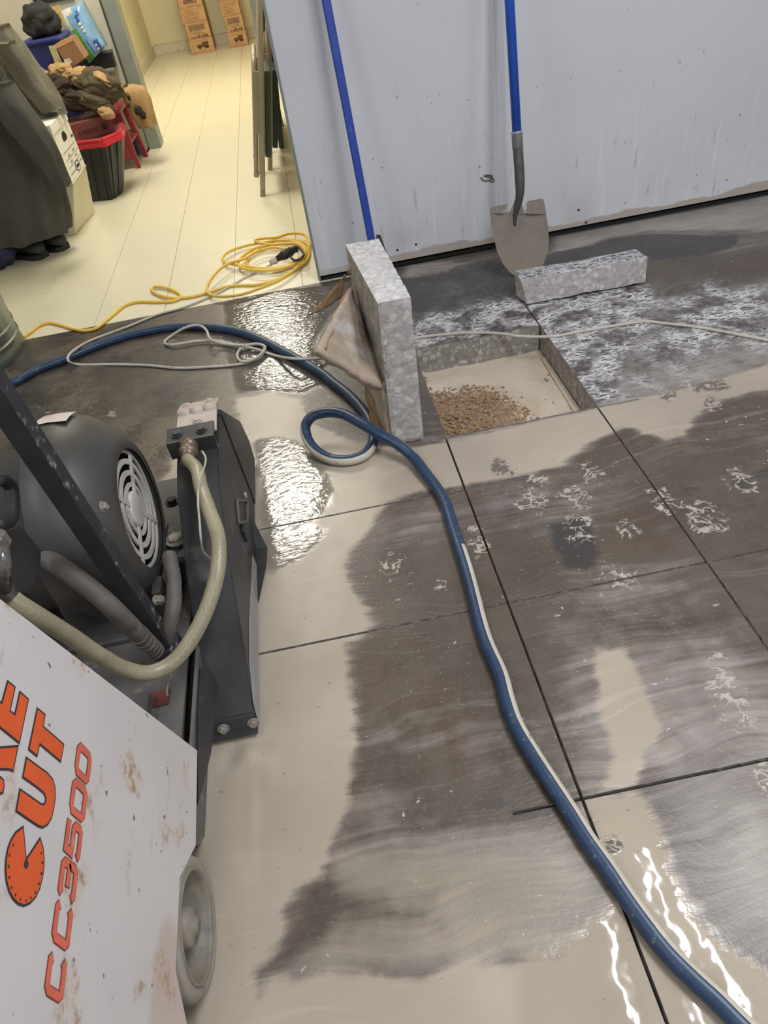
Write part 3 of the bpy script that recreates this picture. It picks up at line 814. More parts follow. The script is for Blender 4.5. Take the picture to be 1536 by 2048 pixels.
# ------------------------------------------------------------------ hall behind: plank floor, walls, frame posts
WL = -2.0
floor_hall = structure(box('floor', ((WL - 1 + .9) / 2, (EDGE_Y + 11.1) / 2, -.075), (2.9 + 1, 11.1 - EDGE_Y, .13), simple('plank_joint', (150, 142, 118), .7)))
PWID, PLEN = .3048, .914
col_x = [-1.286 - .0135 + PWID * k for k in range(-3, 7)]
plank_mesh = {}
for ci, xx in enumerate(col_x):
    y = EDGE_Y - [.2, .62, .42, .05, .75, .33][ci % 6]
    while y < 10.95:
        a = max(y, EDGE_Y) + .0008; b = min(y + PLEN, 11.0) - .0008
        cxp = xx + PWID / 2
        keep = cxp < .25 and (cxp > -1.75 or a < 6.1)
        if b - a > .03 and keep:
            key = round(b - a, 3)
            if key not in plank_mesh:
                bm = bmesh.new(); add_box(bm, (0, 0, 0), (PWID - .0016, b - a, .010), .0006)
                vs_ = [v.co.copy() for v in bm.verts]; bm.verts.index_update(); f_ = [[v.index for v in f.verts] for f in bm.faces]; bm.free()
                me = bpy.data.meshes.new('plank'); me.from_pydata([tuple(v) for v in vs_], [], f_); me.materials.append(M['vinyl_plank']); plank_mesh[key] = me
            o = bpy.data.objects.new('plank', plank_mesh[key]); COL.objects.link(o)
            o.location = (cxp, (a + b) / 2, -.005 + .0004 * ((ci * 7 + int(y * 3)) % 3)); o.parent = floor_hall
        y += PLEN
HALL_Y = 6.0
# cross wall with its doorway, the store corner left of it
structure(box('wall_middle', ((WL - .985) / 2 - .05, HALL_Y + .06, CEIL / 2), (-.985 - WL - .1, .12, CEIL), M['beige_wall']))
structure(box('wall_left', (WL - .05, (EDGE_Y + HALL_Y) / 2, CEIL / 2), (.1, HALL_Y - EDGE_Y, CEIL), M['beige_wall']))
structure(box('trim_2', (-1.02, HALL_Y + .05, CEIL / 2), (.09, .17, CEIL), M['grey_frame'], bev=.004))
structure(box('trim_3', (-.072, HALL_Y - .06, CEIL / 2), (.06, .10, CEIL), M['grey_frame'], bev=.004))
structure(box('wall_right', (.16, (WALL_Y + PW + 11.0) / 2, CEIL / 2), (.10, 11.0 - WALL_Y - PW, CEIL), M['cream_wall']))
structure(box('wall_left', (-1.575, (HALL_Y + .14 + 11.0) / 2, CEIL / 2), (.1, 11.0 - HALL_Y - .14, CEIL), M['cream_wall']))
structure(box('wall_back', (-.7, 11.05, CEIL / 2), (1.9, .1, CEIL), M['cream_wall']))
structure(box('baseboard_back', (-.7, 10.988, .055), (1.64, .016, .11), M['white_base'], bev=.003))
structure(box('baseboard_back', (-.7, 10.984, .112), (1.64, .02, .014), M['white_base'], bev=.003))
structure(box('baseboard_left', (-1.516, 8.55, .055), (.016, 4.85, .11), M['white_base'], bev=.003))
# rest of the workshop shell, outside the picture
structure(box('wall_left', (-2.45, .1, CEIL / 2), (.1, 6.4, CEIL), M['plain_white']))
structure(box('wall_right', (3.35, 0, CEIL / 2), (.1, 6.0, CEIL), M['plain_white']))
structure(box('wall_rear', (.45, -3.1, CEIL / 2), (5.7, .1, CEIL), M['plain_white']))
structure(box('wall_front', (-2.2, EDGE_Y + .05, CEIL / 2), (.4, .1, CEIL), M['plain_white']))
structure(box('ceiling', (.45, 4.0, CEIL + .05), (5.9, 14.3, .1), M['plain_white']))
# light fittings on the ceiling, the added fill strips among them
def strip_and_fill_light(x, y, label, group):
    t = thing('strip_and_fill_light', label, 'ceiling light', (x, y, CEIL), group)
    box('housing', (x, y, CEIL - .03), (.11, 1.32, .06), M['lamp_metal'], t, .004)
    tube('lamp_tube', [(x, y - .62, CEIL - .062), (x, y + .62, CEIL - .062)], .013, M['lamp_glow'], t)
    return t
for i, (tx, ty) in enumerate(TUBES):
    strip_and_fill_light(tx, ty, 'fluorescent strip light on the workshop ceiling; the left pair is added for even light', 'strip lights over the workshop')
for (tx, ty) in ((2.6, -.6), (.4, -1.7)):
    strip_and_fill_light(tx, ty, 'fluorescent strip light on the workshop ceiling; the left pair is added for even light', 'strip lights over the workshop')
for i, (tx, ty) in enumerate(PANELS):
    t_ = thing('panel_light', ('warm ceiling light panel in the store corner of the hall', 'warm ceiling light panel beyond the doorway of the hall')[i], 'ceiling light', (tx, ty, CEIL))
    box('frame', (tx, ty, CEIL - .03), (.70, 1.34, .05), M['lamp_metal'], t_, .004)
    box('diffuser', (tx, ty, CEIL - .058), (.64, 1.28, .008), M['lamp_glow_warm'], t_)

# ------------------------------------------------------------------ saw for cutting concrete
saw = thing('floor_saw', 'walk-behind concrete saw with white side panel and orange lettering', 'saw', (-.65, .75, 0))
PX = -.375
def P3(x, y, X=PX): return onx(x, y, X)
# white side panel and cowl
pp = [P3(395, 1500), P3(0, 1195)]
up = (pp[1] - pp[0]).normalized()
top = pp[0] + up * ((.86 - pp[0].z) / up.z)
kink1, kink2 = P3(392, 1692), P3(360, 1757)
arch, low1 = P3(352, 1940), P3(375, 2048)
rear = low1 + (low1 - arch).normalized() * .06
outline = [pp[0], top, Vector((PX, -.32, .86)), Vector((PX, -.32, rear.z)), rear, low1, arch, kink2, kink1]
panel = prism('side_panel', outline, (-.012, 0, 0), M['saw_white'], saw, .0015)
box('cowl', (-.66, .17, .51), (.53, .66, .66), M['saw_white'], saw, .006)
# lettering, traced as flat paint a hair proud of the panel
def paint(name, pts, mat, proud, parent=None):
    """fill closed 2D outlines given as points already on the panel"""
    bm = bmesh.new()
    vs = [bm.verts.new((PX + proud, p.y, p.z)) for p in pts]
    for tri in tessellate_polygon([[Vector((p.y, p.z, 0)) for p in pts]]):
        try: bm.faces.new([vs[i] for i in tri])
        except ValueError: pass
    bmesh.ops.recalc_face_normals(bm, faces=bm.faces)
    o = bmobj(name, bm, mat, parent or panel)
    return o
def grow(pts, d):
    """offset a closed outline outward by d in the panel plane"""
    n = len(pts); Y = [p.y for p in pts]; Z = [p.z for p in pts]
    A = sum(Y[i] * Z[(i + 1) % n] - Y[(i + 1) % n] * Z[i] for i in range(n))
    sg = 1 if A > 0 else -1
    out = []
    for i in range(n):
        a = Vector((Y[i] - Y[i - 1], Z[i] - Z[i - 1])).normalized(); b = Vector((Y[(i + 1) % n] - Y[i], Z[(i + 1) % n] - Z[i])).normalized()
        na = Vector((a.y, -a.x)) * sg; nb = Vector((b.y, -b.x)) * sg
        m = (na + nb) * (d / max(.45, 1 + na.dot(nb)))
        out.append(Vector((PX, Y[i] + m.x, Z[i] + m.y)))
    return out
def letter(name, px, zoom=None):
    pts = [P3(x, y) for x, y in px]
    paint(name, grow(pts, .0022), M['ink'], .0006)
    paint(name, pts, M['orange'], .0009)
z5 = lambda L_: [(x * .2441, 1350 + y * .2441) for x, y in L_]
letter('letter_t', z5([(303, 285), (360, 330), (345, 428), (513, 575), (490, 700), (318, 555), (296, 655), (236, 605)]))
u_out = [(213, 690), (330, 775), (385, 815), (425, 865), (443, 930), (445, 1000), (432, 1085), (415, 1160), (385, 1215), (345, 1240), (315, 1232), (250, 1190), (133, 1108),
         (160, 950), (255, 1015), (330, 1068), (352, 1072), (368, 1055), (374, 1010), (365, 975), (345, 950), (290, 905), (187, 832)]
letter('letter_u', z5(u_out))
letter('letter_e', z5([(60, 62), (112, 105), (70, 300), (118, 338), (160, 150), (222, 205), (150, 545), (0, 425), (-90, 352), (-52, 196), (10, 245)]))
letter('letter_r', z5([(-60, 612), (0, 604), (135, 594), (98, 775), (70, 765), (0, 762), (-60, 800)]))
letter('letter_o', z5([(-40, 852), (0, 850), (18, 870), (22, 910), (15, 955), (0, 962), (-40, 950)]))
# the wedge-cut blade emblem
cxx, cyy = 195, 1575
emb = []
for k in range(0, 49):
    pass
em_pts = [(180, 1258), (205, 1530), (322, 1352), (343, 1420), (352, 1500), (350, 1580), (338, 1660), (318, 1740), (285, 1810), (240, 1858), (190, 1880), (145, 1865), (105, 1825), (75, 1770), (52, 1690),
          (44, 1600), (48, 1510), (62, 1430), (88, 1360), (125, 1300)]
letter('blade_emblem', z5(em_pts))
for (a, b) in (((96, 1388), (104, 1400)), ((64, 1476), (76, 1482)), ((54, 1570), (68, 1570)), ((60, 1664), (73, 1658)), ((78, 1748), (90, 1738)), ((112, 1810), (122, 1796)), ((155, 1848), (160, 1830)),
               ((205, 1858), (204, 1842)), ((248, 1836), (242, 1822)), ((286, 1788), (276, 1776)), ((316, 1716), (303, 1708)), ((338, 1630), (324, 1626)), ((346, 1540), (332, 1538)), ((336, 1460), (324, 1464))):
    q = [P3(*z5([a])[0]), P3(*z5([b])[0])]
    d = (q[1] - q[0]); nrm = Vector((0, -d.z, d.y)).normalized() * .0012
    paint('tooth_mark', [q[0] - nrm, q[1] - nrm, q[1] + nrm, q[0] + nrm], M['ink'], .0012)
ctr = P3(*z5([(205, 1552)])[0])
paint('hub_mark', [ctr + Vector((0, math.cos(a) * .004, math.sin(a) * .004)) for a in [k * PI / 6 for k in range(12)]], M['ink'], .0012)
# model line under it: single-stroke wide figures, dark red keyline and pale orange fill
def glyph(g, q, w):
    """g: list of polylines in a unit cell (u right, v up); q: cell corners bl, br, tl, tr on the panel"""
    bl, br, tl, tr = q
    def at(u, v): return (bl * (1 - u) + br * u) * (1 - v) + (tl * (1 - u) + tr * u) * v
    for line in g:
        pts = [at(u, v) for u, v in line]
        closed = (pts[0] - pts[-1]).length < 1e-6
        for (ww, mat, pr) in ((w + .0024, M['ink_brown'], .0006), (w, M['pale_orange'], .0009)):
            vs = []; n = len(pts) - (1 if closed else 0)
            for i in range(n):
                a = pts[i - 1] if (i > 0 or closed) else pts[i]; b = pts[(i + 1) % n] if (i < n - 1 or closed) else pts[i]
                d1 = (pts[i] - a).normalized() if (pts[i] - a).length > 1e-9 else (b - pts[i]).normalized()
                d2 = (b - pts[i]).normalized() if (b - pts[i]).length > 1e-9 else d1
                d = (d1 + d2).normalized(); nn = Vector((0, -d.z, d.y)) * (ww / 2 / max(.6, d.dot(d1)))
                ext = Vector((0, 0, 0))
                if not closed and mat is M['ink_brown']:
                    if i == 0: ext = -d * .0012
                    if i == n - 1: ext = d * .0012
                vs += [pts[i] + nn + ext, pts[i] - nn + ext]
            for v in vs: v.x = PX + pr
            m = n if closed else n - 1
            fs = [(2 * i, 2 * i + 1, (2 * i + 3) % (2 * n), (2 * i + 2) % (2 * n)) for i in range(m)]
            obj('model_figure', vs, fs, mat, panel)
Gc = [[(.98, .88), (.88, 1), (.18, 1), (.05, .86), (.0, .14), (.10, 0), (.86, 0), (.97, .12)]]
G0 = [[(.15, 1), (.85, 1), (1, .86), (1, .14), (.85, 0), (.15, 0), (0, .14), (0, .86), (.15, 1)]]
G3 = [[(.02, .88), (.12, 1), (.86, 1), (.98, .88), (.98, .62), (.88, .52), (.30, .52)], [(.88, .52), (.98, .40), (.98, .12), (.86, 0), (.12, 0), (.0, .12)]]
G5 = [[(.98, 1), (.06, 1), (.03, .56), (.84, .56), (.96, .44), (.96, .12), (.84, 0), (.12, 0), (0, .10)]]
z2 = lambda x, y: (x * .4386, 1150 + y * .4386)
# cell corners (baseline left, baseline right, top left, top right) of each figure as it stands on the panel
bl0, br0 = Vector(P3(119, 2004)), Vector(P3(180, 1509))
tl0, tr0 = Vector(P3(94, 1985)), Vector(P3(156, 1507))
cells = [(Gc, 2006, 1916), (Gc, 1902, 1814), (G3, 1810, 1731), (G5, 1726, 1652), (G0, 1646, 1577), (G0, 1570, 1507)]
def base_at(y):
    f = (2004 - y) / (2004 - 1509); return P3(119 + (180 - 119) * f, y)
slant = (tl0 - bl0)
hgt = .0292
for g, ya, yb in cells:
    a, b = base_at(ya), base_at(yb)
    a = a + (b - a).normalized() * .004; b = b - (b - a).normalized() * .004
    s1 = Vector((0, -.002, hgt))
    glyph(g, (a, b, a + s1, b + s1), .0078)
# wheels: tyre, dished rim, hub boss, spokes
def wheel(cx_, cy_, cz_, R, side, parent, muddy=True):
    ax = (side, 0, 0); O = (cx_, cy_, cz_)
    w = .052
    ty = lathe('tyre', [(-w, R * .72), (-w, R * .93), (-w * .9, R * .985), (-w * .6, R), (-w * .3, R), (-.006, R * .975), (0, R * .93), (.001, R * .86), (-.003, R * .80), (-.003, R * .77)], O, ax, M['tyre_mud'], parent, 48, cap=False)
    lathe('rim', [(-.008, R * .80), (.0, R * .79), (.0, R * .755), (-.006, R * .74), (-.040, R * .70), (-.044, R * .34)], O, ax, M['wheel_mud'], parent, 48, cap=False)
    hub = lathe('hub', [(-.046, R * .34), (-.016, R * .30), (-.006, R * .26), (-.006, R * .13), (.0, R * .12), (.0, .001)], O, ax, M['wheel_mud'], parent, 32, cap=False)
    for k in range(3):
        a = k * 2 * PI / 3 + .9
        d = Vector((0, math.cos(a), math.sin(a)))
        bar('rib', Vector(O) + Vector((side * -.026, 0, 0)) + d * R * .28, Vector(O) + Vector((side * -.026, 0, 0)) + d * R * .72, .007, .014, M['wheel_mud'], parent, up=(1, 0, 0))
    return ty
wheel(-.378, .437, .101, .101, 1, saw)
wheel(-.925, .437, .101, .101, -1, saw)
bm = bmesh.new()
o = lathe('axle', [(0, .012), (.50, .012)], (-.90, .437, .101), (1, 0, 0), M['frame_mud'], saw, 12)
# deck and its side rail
box('deck_plate', (-.69, 1.02, .130), (.55, 1.06, .012), M['frame_mud'], saw, .002)
rail = [(-.392, .555, .135), (-.392, 1.55, .135), (-.392, 1.55, .05), (-.392, .95, .045), (-.392, .60, .045), (-.392, .57, .07)]
prism('side_rail', rail, (-.008, 0, 0), M['frame_mud'], saw, .0015)
# lip of the rail that curls out in front of the wheel
ra = [onx(405, 1500, -.388), onx(424, 1500, -.388), onx(422, 1560, -.388), onx(405, 1620, -.388), onx(397, 1650, -.388)]
prism('rail_lip', [Vector((-.392, .80, .128)), Vector((-.392, .90, .128)), Vector((-.372, .90, .075)), Vector((-.380, .74, .075)), Vector((-.391, .63, .10))], (.004, 0, .004), M['black_paint'], saw)
box('red_tag', onz(312, 1398, .139), (.05, .035, .002), simple('faded_red', (104, 58, 52), .6, 0, .2, 30), saw)
box('rear_bracket', (-.60, .66, .19), (.10, .05, .12), M['frame_mud'], saw, .003)
box('spring_block', (-.50, .80, .150), (.05, .09, .03), M['frame_mud'], saw, .003)
# blade shaft housing between motor and guard
box('shaft_housing', (-.43, 1.20, .17), (.06, .14, .10), M['black_splash'], saw, .008)
bolt('shaft_bolt', onz(352, 1080, .225), (0, 0, 1), .016, .012, M['dirty_bolt'], saw)
bolt('shaft_bolt', onz(345, 1005, .22), (0, 0, 1), .012, .012, M['rubber'], saw)
# blade guard
GR, GL = -.302, -.398
prof_rear = [(.817, .012), (.836, .036), (.918, .108), (.986, .160), (1.055, .214), (1.145, .272), (1.235, .322), (1.30, .338), (1.392, .350), (1.455, .356), (1.478, .34), (1.515, .06), (1.515, .012)]
prism('guard_shell', [(GR, y, z) for y, z in prof_rear], (GL - GR, 0, 0), M['black_paint'], saw, .004)
prof_nose = [(1.486, .335), (1.500, .345), (1.698, .179), (1.742, .082), (1.735, .012), (1.522, .012), (1.522, .06)]
prism('guard_nose', [(GR + .002, y, z) for y, z in prof_nose], (GL - GR - .004, 0, 0), M['black_paint'], saw, .003)
# pale splash skirt that peeks out under the guard flank
prism('splash_skirt', [(GR + .0005, .822, .012), (GR + .0005, .85, .055), (GR + .0005, .93, .085), (GR + .0005, 1.05, .085), (GR + .0005, 1.28, .05), (GR + .0005, 1.28, .012)], (.002, 0, 0), simple('slurry_splash', (150, 146, 144), .5, 0, .12, 8, 0, (92, 92, 94), .3, 5), saw)
# hinge at the crown of the guard, and the water inlet bracket behind it
hx = [(362, 842), (440, 822)]
hc = Vector((-.35, 1.470, .362))
box('hinge_leaf', hc + Vector((0, .034, .002)), (.094, .056, .007), M['hinge'], saw, .001, Matrix.Rotation(-.30, 3, 'X'))
box('hinge_leaf', hc + Vector((0, -.044, .002)), (.094, .080, .006), M['hinge'], saw, .001, Matrix.Rotation(.1, 3, 'X'))
for k in range(3):
    a = -.397 + .0315 * k
    tube('hinge_knuckle', [(a + .001, 1.472, .368), (a + .0305, 1.472, .368)], .0105, M['hinge'], saw, 14)
for (x, y, z) in ((-.378, 1.508, .366), (-.322, 1.508, .366)):
    bolt('hinge_bolt', (x, y, z), (0, .3, .95), .009, .007, M['hinge'], saw)
bolt('hinge_bolt', (-.348, 1.432, .369), (0, -.1, 1), .009, .006, M['hinge'], saw)
br_c = Vector((-.357, 1.355, .372))
box('inlet_bracket', br_c + Vector((0, .012, .006)), (.108, .052, .006), M['black_paint'], saw, .001, Matrix.Rotation(.12, 3, 'X'))
box('inlet_bracket', br_c + Vector((0, -.014, -.014)), (.108, .006, .044), M['black_paint'], saw, .001)
for x in (-.388, -.332):
    bolt('bracket_bolt', (x, 1.368, .382), (0, -.1, 1), .0095, .006, M['black_paint'], saw)
lathe('hose_coupling', [(0, .013), (0, .020), (.008, .021), (.010, .018), (.020, .018), (.022, .0215), (.030, .0215), (.032, .015), (.055, .0145), (.057, .0165), (.062, .0165), (.064, .013)], br_c + Vector((-.005, -.018, -.004)), (-.02, -.98, -.12), M['brass'], saw, 20)
# grab loop and catch on the guard flank
lp = [onx(475, 1001, GR + .004), onx(495, 1001, GR + .004), onx(495, 1042, GR + .004), onx(479, 1046, GR + .004)]
for i in range(4):
    bar('flank_loop', lp[i], lp[(i + 1) % 4], .006, .005, M['dusty_hose'], saw, up=(1, 0, 0))
q = onx(489, 1064, GR + .004)
box('latch_block', q, (.008, .03, .04), M['black_splash'], saw, .002)
box('latch_pin', onx(491, 990, GR + .003), (.006, .012, .012), M['hinge'], saw, .001)
# dark sheet standing in for a dark reflection right of the guard
prism('dark_reflection', [(GR + .001, 1.34, .012), (GR + .001, 1.42, .06), (GR + .030, 1.34, .010), (GR + .024, 1.27, .008), (GR + .004, 1.16, .008)], (0, 0, .005), M['rubber'], saw)
for (x, y) in ((447, 1468), (507, 1462)):
    p = onz(x, y, .022)
    bolt('guard_bolt', (p.x, .823, .022), (0, -1, .3), .0085, .008, M['dirty_bolt'], saw)
box('guard_lip', (-.35, .812, .014), (.094, .016, .006), M['black_paint'], saw, .001)
# electric motor: domed fan cover, slotted grille, stickers
MO = Vector((-.45, 1.150, .362))
prof = [(.000, .124), (.002, .138), (-.004, .150), (-.018, .166), (-.040, .188), (-.065, .204), (-.095, .213), (-.135, .215), (-.140, .211), (-.140, .165), (-.30, .165), (-.31, .15), (-.31, .001)]
motor = lathe('fan_cover', prof, MO, (1, 0, 0), M['motor_paint'], saw, 64, cap=False)
lathe('grille_well', [(-.002, .124), (-.045, .120), (-.045, .001)], MO, (1, 0, 0), M['dark_hole'], saw, 40, cap=False)
def ring(r0_, r1_, a0, a1, n, x):
    vs = []; fs = []
    for i in range(n + 1):
        a = a0 + (a1 - a0) * i / n
        for (r, dx) in ((r0_, 0), (r1_, 0), (r1_, -.004), (r0_, -.004)):
            vs.append((MO.x + x + dx, MO.y + r * math.cos(a), MO.z + r * math.sin(a)))
    for i in range(n):
        for k in range(4):
            fs.append((i * 4 + k, (i + 1) * 4 + k, (i + 1) * 4 + (k + 1) % 4, i * 4 + (k + 1) % 4))
    return vs, fs
gr = lathe('grille_hub', [(-.016, .038), (-.009, .038), (-.007, .032), (-.007, .001)], MO, (1, 0, 0), M['grille'], saw, 32, cap=False)
for (a, b) in ((.047, .056), (.070, .081), (.094, .105), (.117, .1255)):
    vs, fs = ring(a, b, 0, 2 * PI, 48, -.010)
    obj('grille_ring', vs, fs, M['grille'], saw)
for k in range(4):
    a = .62 + k * PI / 2
    d = Vector((0, math.cos(a), math.sin(a)))
    bar('grille_spoke', MO + d * .03 + Vector((-.011, 0, 0)), MO + d * .122 + Vector((-.011, 0, 0)), .011, .004, M['grille'], saw, up=(1, 0, 0))
# sticker wrapped over the crown of the cover
vs = []; fs = []
for i in range(7):
    tt = -.130 + .060 * i / 6
    rr = .2155 - max(0, tt + .10) * .12
    for j in range(5):
        a = 1.10 + .32 * j / 4
        vs.append((MO.x + tt, MO.y + (rr + .0015) * math.cos(a), MO.z + (rr + .0015) * math.sin(a)))
for i in range(6):
    for j in range(4): fs.append((i * 5 + j, i * 5 + j + 1, (i + 1) * 5 + j + 1, (i + 1) * 5 + j))
obj('warning_sticker', vs, fs, M['sticker'], saw, True)
bolt('cover_bolt', onx(206, 1013, -.47), (.6, -.7, .3), .008, .012, M['dirty_bolt'], saw)
bolt('cover_bolt', onx(105, 862, -.60), (.2, -.5, .8), .010, .016, M['dirty_bolt'], saw)
bolt('cover_bolt', onx(224, 832, -.49), (.3, .5, .8), .007, .010, M['dirty_bolt'], saw)
box('cover_foot', onx(318, 1180, -.452), (.02, .05, .04), M['motor_paint'], saw, .004)
for dx in (0, .008):
    bolt('foot_bolt', onx(312 + dx * 900, 1200, -.446), (.9, -.3, .2), .007, .012, M['dirty_bolt'], saw)
lathe('motor_body', [(0, .10), (0, .15), (.02, .17), (.20, .17), (.22, .15), (.22, .001)], (-.99, 1.15, .362), (1, 0, 0), M['motor_paint'], saw, 40)
box('motor_foot', (-.66, 1.15, .143), (.34, .30, .016), M['frame_mud'], saw, .003)
box('motor_pedestal', (-.66, 1.15, .165), (.26, .20, .05), M['frame_mud'], saw, .003)
# dark belt housing under the motor
lathe('belt_housing', [(0, .001), (0, .075), (.01, .082), (.04, .082), (.05, .075), (.05, .001)], onx(140, 1172, -.60), (1, 0, 0), M['black_paint'], saw, 36)
prism('belt_cover_plate', [onx(-6, 1070, -.55), onx(44, 1052, -.55), onx(84, 1100, -.55), onx(82, 1140, -.55), onx(60, 1190, -.55), onx(-6, 1190, -.55)], (-.02, 0, 0), M['black_paint'], saw, .003)
# depth bar: angle iron leaning up past the motor
ba, bb = onx(341, 1284, -.440), onx(12, 778, -.440)
bb = bb + (bb - ba) * .12
bar('depth_bar', ba, bb, .006, .034, M['black_splash'], saw, up=(0, 1, 0))
e = (bb - ba).normalized(); sd = Vector((1, 0, 0)).cross(e)
sd = sd if sd.y < 0 else -sd
bar('bar_flange', ba + sd * .016 + Vector((-.013, 0, 0)), bb + sd * .016 + Vector((-.013, 0, 0)), .005, .030, M['black_paint'], saw, up=(1, 0, 0))
box('bar_foot', ba + Vector((-.01, .0, -.012)), (.05, .05, .03), M['black_splash'], saw, .004)
bolt('bar_bolt', onx(205, 1014, -.44), (1, 0, 0), .007, .008, M['dirty_bolt'], saw)
# grey conduits under the motor
c1 = catmull([onz(60, 1098, .44), onz(90, 1114, .44), onz(145, 1150, .43), onz(205, 1198, .385), onz(255, 1246, .31), onz(290, 1282, .235), onz(312, 1304, .18)], 8)
tube('power_conduit', c1, .0175, M['dusty_hose'], saw, 18)
d_ = (c1[-1] - c1[-6]).normalized()
for k in range(6):
    p = c1[-2 - k * 2]
    lathe('conduit_rib', [(-.003, .017), (-.002, .0188), (.002, .0188), (.003, .017)], p, d_, M['dusty_hose'], saw, 18)
c2 = catmull([onz(338, 1110, .26), onz(347, 1160, .25), onz(347, 1210, .235), onz(340, 1250, .21), onz(333, 1285, .17)], 8)
rr = [.0150 + (.0010 if i % 2 else 0) for i in range(len(c2))]
tube('ribbed_conduit', c2, rr, M['dusty_hose'], saw, 16)
# water hose from the cock on the cowl over the deck to the guard inlet
hp = [onz(-8, 1170, .56), onz(28, 1202, .535), onz(75, 1232, .50), onz(140, 1272, .43), onz(200, 1312, .36), onz(255, 1340, .30), onz(300, 1346, .27), onz(345, 1325, .262), onz(385, 1275, .28), onz(418, 1205, .315), onz(436, 1135, .35),
      onz(436, 1075, .372), onz(418, 1020, .382), onz(402, 975, .382), onz(394, 940, .378), Vector((-.3635, 1.288, .364))]
tube('water_hose', catmull(hp, 8), .0142, M['braided_hose'], saw, 18)
lathe('hose_clamp', [(-.004, .0155), (-.004, .0175), (.03, .0175), (.034, .020), (.05, .020), (.053, .017), (.075, .0175), (.078, .021), (.10, .021), (.12, .016), (.14, .016)], hp[1] + (hp[1] - hp[2]).normalized() * .012, (hp[0] - hp[1] + Vector((0, 0, .02))), M['clear_fitting'], saw, 20)
wr = [onz(404, 902, .398), onz(411, 915, .40), onz(410, 930, .40), onz(402, 950, .402), onz(397, 972, .403), onz(396, 1005, .40), onz(399, 1040, .395), onz(402, 1080, .37), onz(408, 1105, .335), onz(428, 1122, .315)]
tube('tie_wire', catmull(wr, 6), .0022, M['string'], saw, 6)
st = [onz(342, 1338, .262), onz(341, 1352, .24), onz(336, 1362, .22), onz(337, 1370, .20), onz(334, 1378, .19), onz(335, 1392, .17)]
tube('loose_string', catmull(st, 6), .0018, M['string'], saw, 6)
# lever at the left edge
lv = [onx(-6, 960, -.52), onx(10, 962, -.52), onx(22, 975, -.52), onx(25, 1010, -.52), onx(20, 1040, -.52), onx(-6, 1052, -.52)]
tube('control_lever', catmull(lv, 6), .010, M['rubber'], saw, 12)
box('valve_block', onx(0, 1082, -.50), (.02, .028, .03), M['clear_fitting'], saw, .006)
tube('valve_neck', [onx(2, 1088, -.50), onx(6, 1120, -.49), onz(8, 1180, .56)], .010, M['clear_fitting'], saw, 14)

# ------------------------------------------------------------------ concrete lifted out of the pit
def rough_block(name, corners, mat, parent, n=(10, 10, 10), amp=.003, seed=0, chips=None, matf=None):
    """hexahedron from 8 corners (bottom 4 ccw, top 4), each face gridded and its skin disturbed"""
    C = [Vector(c) for c in corners]
    vs = []; fs = []; fm = []; idx = {}
    def at(u, v, w):
        b = (C[0] * (1 - u) + C[1] * u) * (1 - v) + (C[3] * (1 - u) + C[2] * u) * v
        t_ = (C[4] * (1 - u) + C[5] * u) * (1 - v) + (C[7] * (1 - u) + C[6] * u) * v
        return b * (1 - w) + t_ * w
    ctr = sum(C, Vector()) / 8
    def vert(i, j, k):
        key = (i, j, k)
        if key not in idx:
            p = at(i / n[0], j / n[1], k / n[2])
            d = (p - ctr).normalized()
            edge = sum((a == 0 or a == m) for a, m in zip((i, j, k), n))
            f = noise.noise(p * 38 + Vector((seed, 0, 0))) * amp + noise.noise(p * 9 + Vector((seed, 5, 0))) * amp * .8
            if edge >= 2: f -= amp * (1.0 + 1.6 * max(0, noise.noise(p * 60 + Vector((seed, 0, 9)))))
            p = p + d * f
            if chips: p = chips(p, i / n[0], j / n[1], k / n[2])
            idx[key] = len(vs); vs.append(p)
        return idx[key]
    def face(fn, a, b, m):
        for i in range(a):
            for j in range(b):
                fs.append((fn(i, j), fn(i + 1, j), fn(i + 1, j + 1), fn(i, j + 1))); fm.append(m)
    face(lambda i, j: vert(j, i, 0), n[1], n[0], 0)
    face(lambda i, j: vert(i, j, n[2]), n[0], n[1], 1)
    face(lambda i, j: vert(i, 0, j), n[0], n[2], 0)
    face(lambda i, j: vert(n[0] - i, n[1], j), n[0], n[2], 0)
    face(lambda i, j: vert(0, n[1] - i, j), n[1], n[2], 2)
    face(lambda i, j: vert(n[0], i, j), n[1], n[2], 0)
    return obj(name, vs, fs, None, parent, False, mats=mat, fm=fm)
slab = thing('concrete_slab', 'square sawn concrete chunk standing on edge beside the open pit', 'concrete slab', (.15, 1.9, 0))
B = lambda *p: Vector(p)
bl = onz(800, 881); brr = onz(848, 880)
tfl, tfr = onp(755, 606, (0, 1.680, 0), (0, 1, 0)), onp(822, 592, (0, 1.680, 0), (0, 1, 0))
tbl, tbr = onz(690, 487, .437), onz(757, 474, .437)
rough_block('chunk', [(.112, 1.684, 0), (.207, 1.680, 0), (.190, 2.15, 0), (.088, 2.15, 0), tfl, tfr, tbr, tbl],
            [M['concrete_cut'], M['concrete_top'], M['concrete_cut_dark']], slab, (8, 30, 30), .0032, 3)
